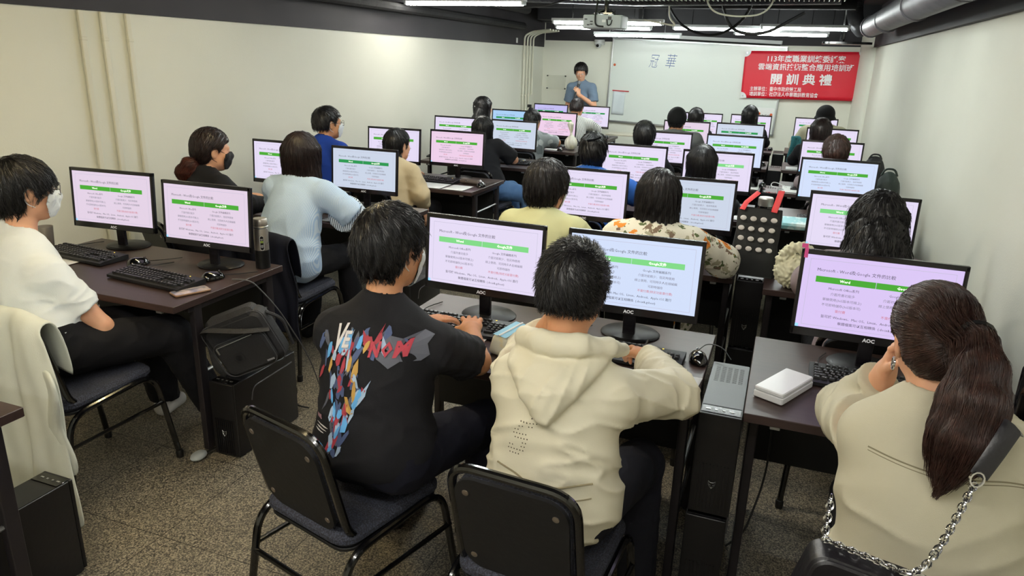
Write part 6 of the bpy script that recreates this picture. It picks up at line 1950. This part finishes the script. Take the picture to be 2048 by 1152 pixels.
b = MB(); b.rbox((0, 0, 0.012), (0.215, 0.1, 0.022), 0.008, 0.003); b.build('box', M_FROST, t)
b = MB(); b.rbox((0, 0, 0.031), (0.212, 0.097, 0.014), 0.008, 0.003); b.build('lid', M_FROST, t)
t = thing('zip_pouch', 'white and light blue zipped pouch standing on nearest middle desk', 'pouch', (-0.835, 2.26, Z), -0.35)
vs = [(-0.045, -0.075, 0), (0.045, -0.075, 0), (0.045, 0.075, 0), (-0.045, 0.075, 0), (-0.034, -0.06, 0.07), (0.034, -0.06, 0.07), (0.034, 0.07, 0.085), (-0.034, 0.07, 0.085)]
b = MB(); b.add(vs, [(3, 2, 1, 0), (4, 5, 6, 7), (0, 1, 5, 4), (1, 2, 6, 5), (2, 3, 7, 6), (3, 0, 4, 7)])
o = b.build('pouch_body', mat('pouch_white_yellow', '#dddcc9', 0.6, vary=(22, '#e6d69a', 0.55, 0.7)), t)
md = o.modifiers.new('round', 'BEVEL'); md.width = 0.016; md.segments = 4
b = MB(); b.add([(-0.03, -0.058, 0.0725), (0.03, -0.058, 0.0725), (0.03, 0.068, 0.087), (-0.03, 0.068, 0.087)], [(0, 1, 2, 3)]); b.build('blue_panel', mat('pouch_blue', '#8cc0da', 0.6), t)
b = MB(); b.tube([(0, -0.06, 0.074), (0, 0.07, 0.089)], 0.005, 6, flat=0.5); b.build('zip', M_WHITEPLASTIC, t)
# tote bag with pale dots and red handles on the tower tops, second row
t = thing('tote_bag', 'dark grey tote bag with pale spots and red handles between second desks', 'bag', (-0.075, 3.70, 0.739), -0.05)
C_TOTE = cloth('cloth_dark_tote', '#2b2c2c', '#333434')
def tote(u, v):
    w = 0.112 - 0.01 * v
    bul = 0.035 * math.sin(PI * min(1, v * 0.9 + 0.1)) ** 0.7 + 0.01
    return w, bul
rows = []
for i in range(11):
    v = i / 10
    w, bul = tote(0, v)
    ring = []
    for k in range(28):
        a = 2 * PI * k / 28
        ca, sa = math.cos(a), math.sin(a)
        ring.append((w * math.copysign(abs(ca) ** 0.5, ca) + 0.004 * math.sin(v * 9 + k), bul * math.copysign(abs(sa) ** 0.6, sa) + 0.004 * math.sin(k * 1.7 + v * 6) + 0.02 * v, 0.335 * v))
    rows.append(ring + [ring[0]])
b = MB(); b.grid(rows, flip=False); o = b.build('bag_body', C_TOTE, t, smooth=180)
b = MB()
for r in range(4):
    for c in range(4):
        b.sphere((-0.075 + c * 0.048 + (0.004 if r % 2 else 0), -0.048 + 0.02 * (0.36 + r * 0.16) + (0.004 if c in (0, 3) else 0), 0.14 + r * 0.05), (0.0155, 0.003, 0.0125), 12)
b.build('pale_spots', mat('spot_white', '#d9d6d4', 0.7), t)
M_REDSTRAP = mat('red_strap', '#d0252e', 0.5)
for pts in ([(-0.085, 0.0, 0.325), (-0.07, 0.02, 0.36), (-0.02, 0.05, 0.41)], [(0.065, 0.0, 0.325), (0.075, 0.02, 0.37), (0.085, 0.05, 0.425)]):
    b = MB(); b.tube(pts, 0.017, 8, flat=0.2); b.build('handle', M_REDSTRAP, t)
b = MB(); b.box((0, 0, -0.0), (0.2, 0.06, 0.004)); b.build('bag_base', C_TOTE, t)
t = lathe_thing('steel_flask', 'dark flask with grey top standing behind the spotted tote bag', 'bottle', -0.075, 5.15, 0.729, [('flask_body', [(0.045, 0), (0.05, 0.006), (0.05, 0.1), (0.048, 0.11)], M_GLOSS), ('lid', [(0.048, 0.11), (0.05, 0.115), (0.05, 0.16), (0.044, 0.168)], M_BRUSHED)])
b = MB(); b.tube([(0.012 * math.cos(a), -0.051, 0.055 + 0.012 * math.sin(a)) for a in [2 * PI * k / 14 for k in range(14)]], 0.0018, 5, closed=True); b.build('ring_mark', M_BRUSHED, t)
lathe_thing('black_cup', 'black cup on right end of fourth middle desk', 'cup', -0.22, 6.6, Z + 0.004, [('cup', [(0.034, 0), (0.038, 0.004), (0.042, 0.085), (0.039, 0.085), (0.034, 0.01)], M_GLOSS)])
# cream ruffled knitted bag
def wool(P):
    d = ell(P, (0.0, 0, 0.085), (0.115, 0.085, 0.09))
    hndl = None
    for k in range(9):
        a = PI * (0.06 + 0.88 * k / 8)
        c = (0.085 * math.cos(a), 0.0, 0.13 + 0.085 * math.sin(a))
        s_ = ell(P, c, (0.03, 0.028, 0.03))
        hndl = s_ if hndl is None else np.minimum(hndl, s_)
    d = smin(d, hndl, 0.02)
    v = np.sin(P[:, 0] * 150 + 2.0 * np.sin(P[:, 2] * 60)) * np.sin(P[:, 2] * 140 + 1.5 * np.sin(P[:, 0] * 70)) * np.cos(P[:, 1] * 120)
    return smax(d - 0.011 * v, 0.001 - P[:, 2], 0.003)
V, Fq = sdf_mesh(wool, (-0.19, -0.16, -0.02), (0.19, 0.16, 0.28), 0.0055)
o = link('knitted_bag', np_mesh('knitted_bag', V, Fq, cloth('wool_cream', '#dcd9bd', '#d2cfb1')), None, (0.125, 3.565, Z), (0, 0, 0.2))
o.scale = (0.86, 0.86, 0.92)
tag(o, 'cream ruffled knitted bag behind the violet monitor', 'bag')
b = MB(); b.sphere((0.07, -0.02, 0.2), (0.02, 0.02, 0.02), 10); b.build('dark_charm', C_NAVY, o)
t = thing('tissue_pack', 'turquoise and white tissue pack on third right desk', 'tissue pack', (0.135, 5.01, Z + 0.028), 0.05, rot=(0.45, 0, 0.05))
b = MB(); b.rbox((0, 0, 0), (0.2, 0.1, 0.05), 0.015, 0.012, 4); b.build('packet', mat('packet_turquoise', '#7fbcc4', 0.3, vary=(14, '#d8e8e8', 0.45, 0.6)), t)
# row two left: plastic folder, wrapper, yellow marker
sheet('plastic_folder', 'grey glossy folder in front of the second left monitor, aisle side', 'folder', [(-2.68, 3.9), (-2.52, 3.9), (-2.54, 3.71), (-2.69, 3.72)], m=mat('folder_grey', '#7d8082', 0.2), lines=0, curl=0.03)
t = thing('marker_pen', 'yellow marker pen on second left desk near the aisle', 'pen', (-2.43, 3.80, Z + 0.008), 1.2)
b = MB(); b.tube([(0, -0.06, 0), (0, 0.03, 0)], 0.0075, 10); b.build('barrel', mat('marker_yellow', '#e0b62a', 0.4), t)
b = MB(); b.tube([(0, 0.03, 0), (0, 0.062, 0)], 0.008, 10); b.build('pen_cap', M_WHITEPLASTIC, t)
t = thing('pencil_pouch', 'brown translucent pencil pouch with ring by the rose pink monitor', 'pouch', (-2.41, 5.47, Z + 0.021), -0.1)
b = MB(); b.rbox((0, 0, 0), (0.19, 0.075, 0.04), 0.02, 0.014, 4); b.build('pouch_body', mat('pouch_brown', '#5a4f49', 0.3), t)
b = MB(); b.tube([(-0.02 + 0.01 * math.cos(a), -0.04, 0.01 + 0.01 * math.sin(a)) for a in [2 * PI * k / 12 for k in range(12)]], 0.002, 5, closed=True); b.build('zip_ring', M_CHROME, t)
# tied plastic bag
def pbag(P):
    d = ell(P, (0, 0, 0.075), (0.075, 0.065, 0.08))
    d = smin(d, cap(P, (0, 0, 0.13), (0.0, 0, 0.18), 0.03, 0.012), 0.03)
    d = smin(d, cap(P, (0, 0, 0.18), (-0.015, 0.0, 0.29), 0.01, 0.035), 0.012)
    a = np.arctan2(P[:, 1], P[:, 0])
    d = d - 0.005 * np.sin(a * 9 + P[:, 2] * 30)
    return smax(d, 0.001 - P[:, 2], 0.003)
V, Fq = sdf_mesh(pbag, (-0.12, -0.12, -0.02), (0.12, 0.12, 0.36), 0.008)
o = link('plastic_bag', np_mesh('plastic_bag', V, Fq, mat('plastic_bag_white', '#e0dfd2', 0.25, vary=(10, '#d3d0ae', 0.5, 0.7))), None, (-2.37, 8.29, Z))
tag(o, 'white plastic bag with twisted top on fifth left desk', 'bag')
# gooseneck arm, folding side table at the front, bags along the right wall
t = thing('gooseneck_stand', 'black bent arm stand left of the deep lavender monitor', 'stand', (-3.52, 10.1, Z))
b = MB(); b.lathe([(0.05, 0), (0.05, 0.015), (0.02, 0.02)], 14); b.build('base', M_DARKPLASTIC, t)
b = MB(); b.tube(rounded_path([(0, 0, 0.015), (-0.03, 0, 0.34), (0.16, 0, 0.27)], 0.05), 0.014, 8); b.build('arm', M_DARKPLASTIC, t)
b = MB(); b.box((-0.02, 0, 0.36), (0.05, 0.05, 0.04)); b.build('clamp', M_DARKPLASTIC, t)
t = thing('side_table', 'small pale table end below the whiteboard left corner', 'table', (-2.05, 10.75, 0))
b = MB(); b.rbox((-0.2, 0, 0.72), (0.5, 0.4, 0.025), 0.005); b.build('tabletop', mat('pale_wood', '#b9b3a1', 0.5), t)
for sx in (-0.42, 0.02):
    for sy in (-0.17, 0.17):
        b = MB(); b.tube([(sx, sy, 0), (sx, sy, 0.71)], 0.011, 8); b.build('leg', M_ALU, t)
def backpack(x, y, z, w, h, d, label, m, seed):
    f = lambda P: smax(smin(ell(P, (0, 0, h * 0.45), (w / 2, d / 2, h * 0.5)), ell(P, (0, -d * 0.3, h * 0.3), (w * 0.38, d * 0.32, h * 0.26)), 0.02) - 0.006 * crease(P, (40, 40, 30), seed), 0.001 - P[:, 2], 0.004)
    V, Fq = sdf_mesh(f, (-w, -w, -0.02), (w, w, h * 1.15), 0.011)
    o = link('backpack', np_mesh('backpack', V, Fq, m), None, (x, y, z))
    tag(o, label, 'bag')
    b = MB(); b.tube(rounded_path([(-0.05, 0, h * 0.86), (-0.03, 0, h * 0.99), (0.03, 0, h * 0.99), (0.05, 0, h * 0.86)], 0.03), 0.007, 6); b.build('grab_handle', m, o)
    return o
backpack(0.735, 6.93, Z, 0.18, 0.32, 0.2, 'black backpack on fourth right desk by the wall', M_NYLON, 3)
backpack(0.7, 5.6, Z, 0.17, 0.36, 0.16, 'dark green backpack on third right desk by the wall', mat('nylon_dark_green', '#1f2b27', 0.6, bump=(200, 0.2)), 4)
cloth_obj([[(0.04 + 0.028 * i + 0.01 * math.sin(j), 9.08 - 0.03 * math.sin(i * 1.6 + j * 0.5), 0.99 - 0.055 * j) for i in range(5)] for j in range(9)], 'teal_bag', blotch_cloth('cloth_teal_pattern', '#3f7f88', [(30, 0.3, '#275058', 1.0)]), 'teal patterned cloth bag hanging beside the cream jacket person', 'bag', 0.03)
def loose_cable(label, pts, r, m):
    b = MB(); b.tube(rounded_path(pts, 0.1, 8), r, 6)
    return tag(b.build('cable', m), label, 'cable', 'loose desk cables')
loose_cable('white charging cable looping between the fourth middle and right desks', [(0.06, 6.7, Z + 0.008), (-0.06, 6.72, Z + 0.05), (-0.08, 6.6, Z + 0.02), (0.0, 6.48, Z + 0.03), (0.03, 6.55, Z + 0.008)], 0.004, M_WHITEPLASTIC)
loose_cable('grey cable falling from the first left desk end behind the shoulder bag', [(-2.29, 2.5, Z + 0.005), (-2.2, 2.52, 0.745), (-2.13, 2.6, 0.6), (-2.08, 2.75, 0.3), (-2.07, 2.85, 0.01)], 0.003, mat('cable_grey', '#4d4d50', 0.5))
loose_cable('black cable hanging beside the nearest right desk leg', [(0.09, 2.62, 0.6), (0.1, 2.6, 0.25), (0.05, 2.5, 0.05), (-0.01, 2.45, 0.01)], 0.004, M_CABLE)
# floor: grey mouse-like puck on strap; USB stick on the corner tower
t = thing('floor_puck', 'small grey oval object on floor beside the black tower', 'object', (-2.262, 2.165, 0.0), 0.2)
b = MB(); b.sphere((0, 0, 0.014), (0.032, 0.045, 0.016), 16); b.build('shell', mat('puck_grey', '#a3aaad', 0.35), t)
b = MB(); b.tube([(0.015, 0.03, 0.012), (0.06, 0.09, 0.02)], 0.011, 8, flat=0.4); b.build('strap', M_DARKPLASTIC, t)
t = thing('usb_stick', 'black USB stick with strap on the corner computer tower', 'usb stick', (-2.13, 1.2, 0.003 + TH + 0.0085), 0.5)
b = MB(); b.rbox((0, 0, 0), (0.045, 0.018, 0.01), 0.003, 0.001); b.build('stick', M_DARKPLASTIC, t)
b = MB(); b.box((-0.03, 0, 0), (0.014, 0.012, 0.005)); b.build('plug', M_ALU, t)
b = MB(); b.tube(rounded_path([(-0.02, 0.01, 0), (-0.08, 0.03, 0.03), (-0.12, -0.02, 0.0)], 0.03), 0.007, 6, flat=0.3); b.build('strap', mat('strap_grey', '#5d5a58', 0.5), t)
# pink tape on the nearest right monitor
mo = next(o for o in bpy.data.objects if o.name.startswith('monitor') and o.get('label', '').startswith('black violet slide'))
b = MB(); b.box((-0.238, -0.006, 0.292), (0.012, 0.002, 0.034)); b.box((-0.238, 0.006, 0.3065), (0.012, 0.024, 0.002)); b.box((-0.245, 0.0, 0.315), (0.02, 0.002, 0.014))
o = b.build('pink_tape', mat('tape_pink', '#e0509a', 0.5), mo); o.matrix_local = Matrix.Translation((0, 0, 0.112)) @ Matrix.Rotation(SLIDE_TILT, 4, 'X')
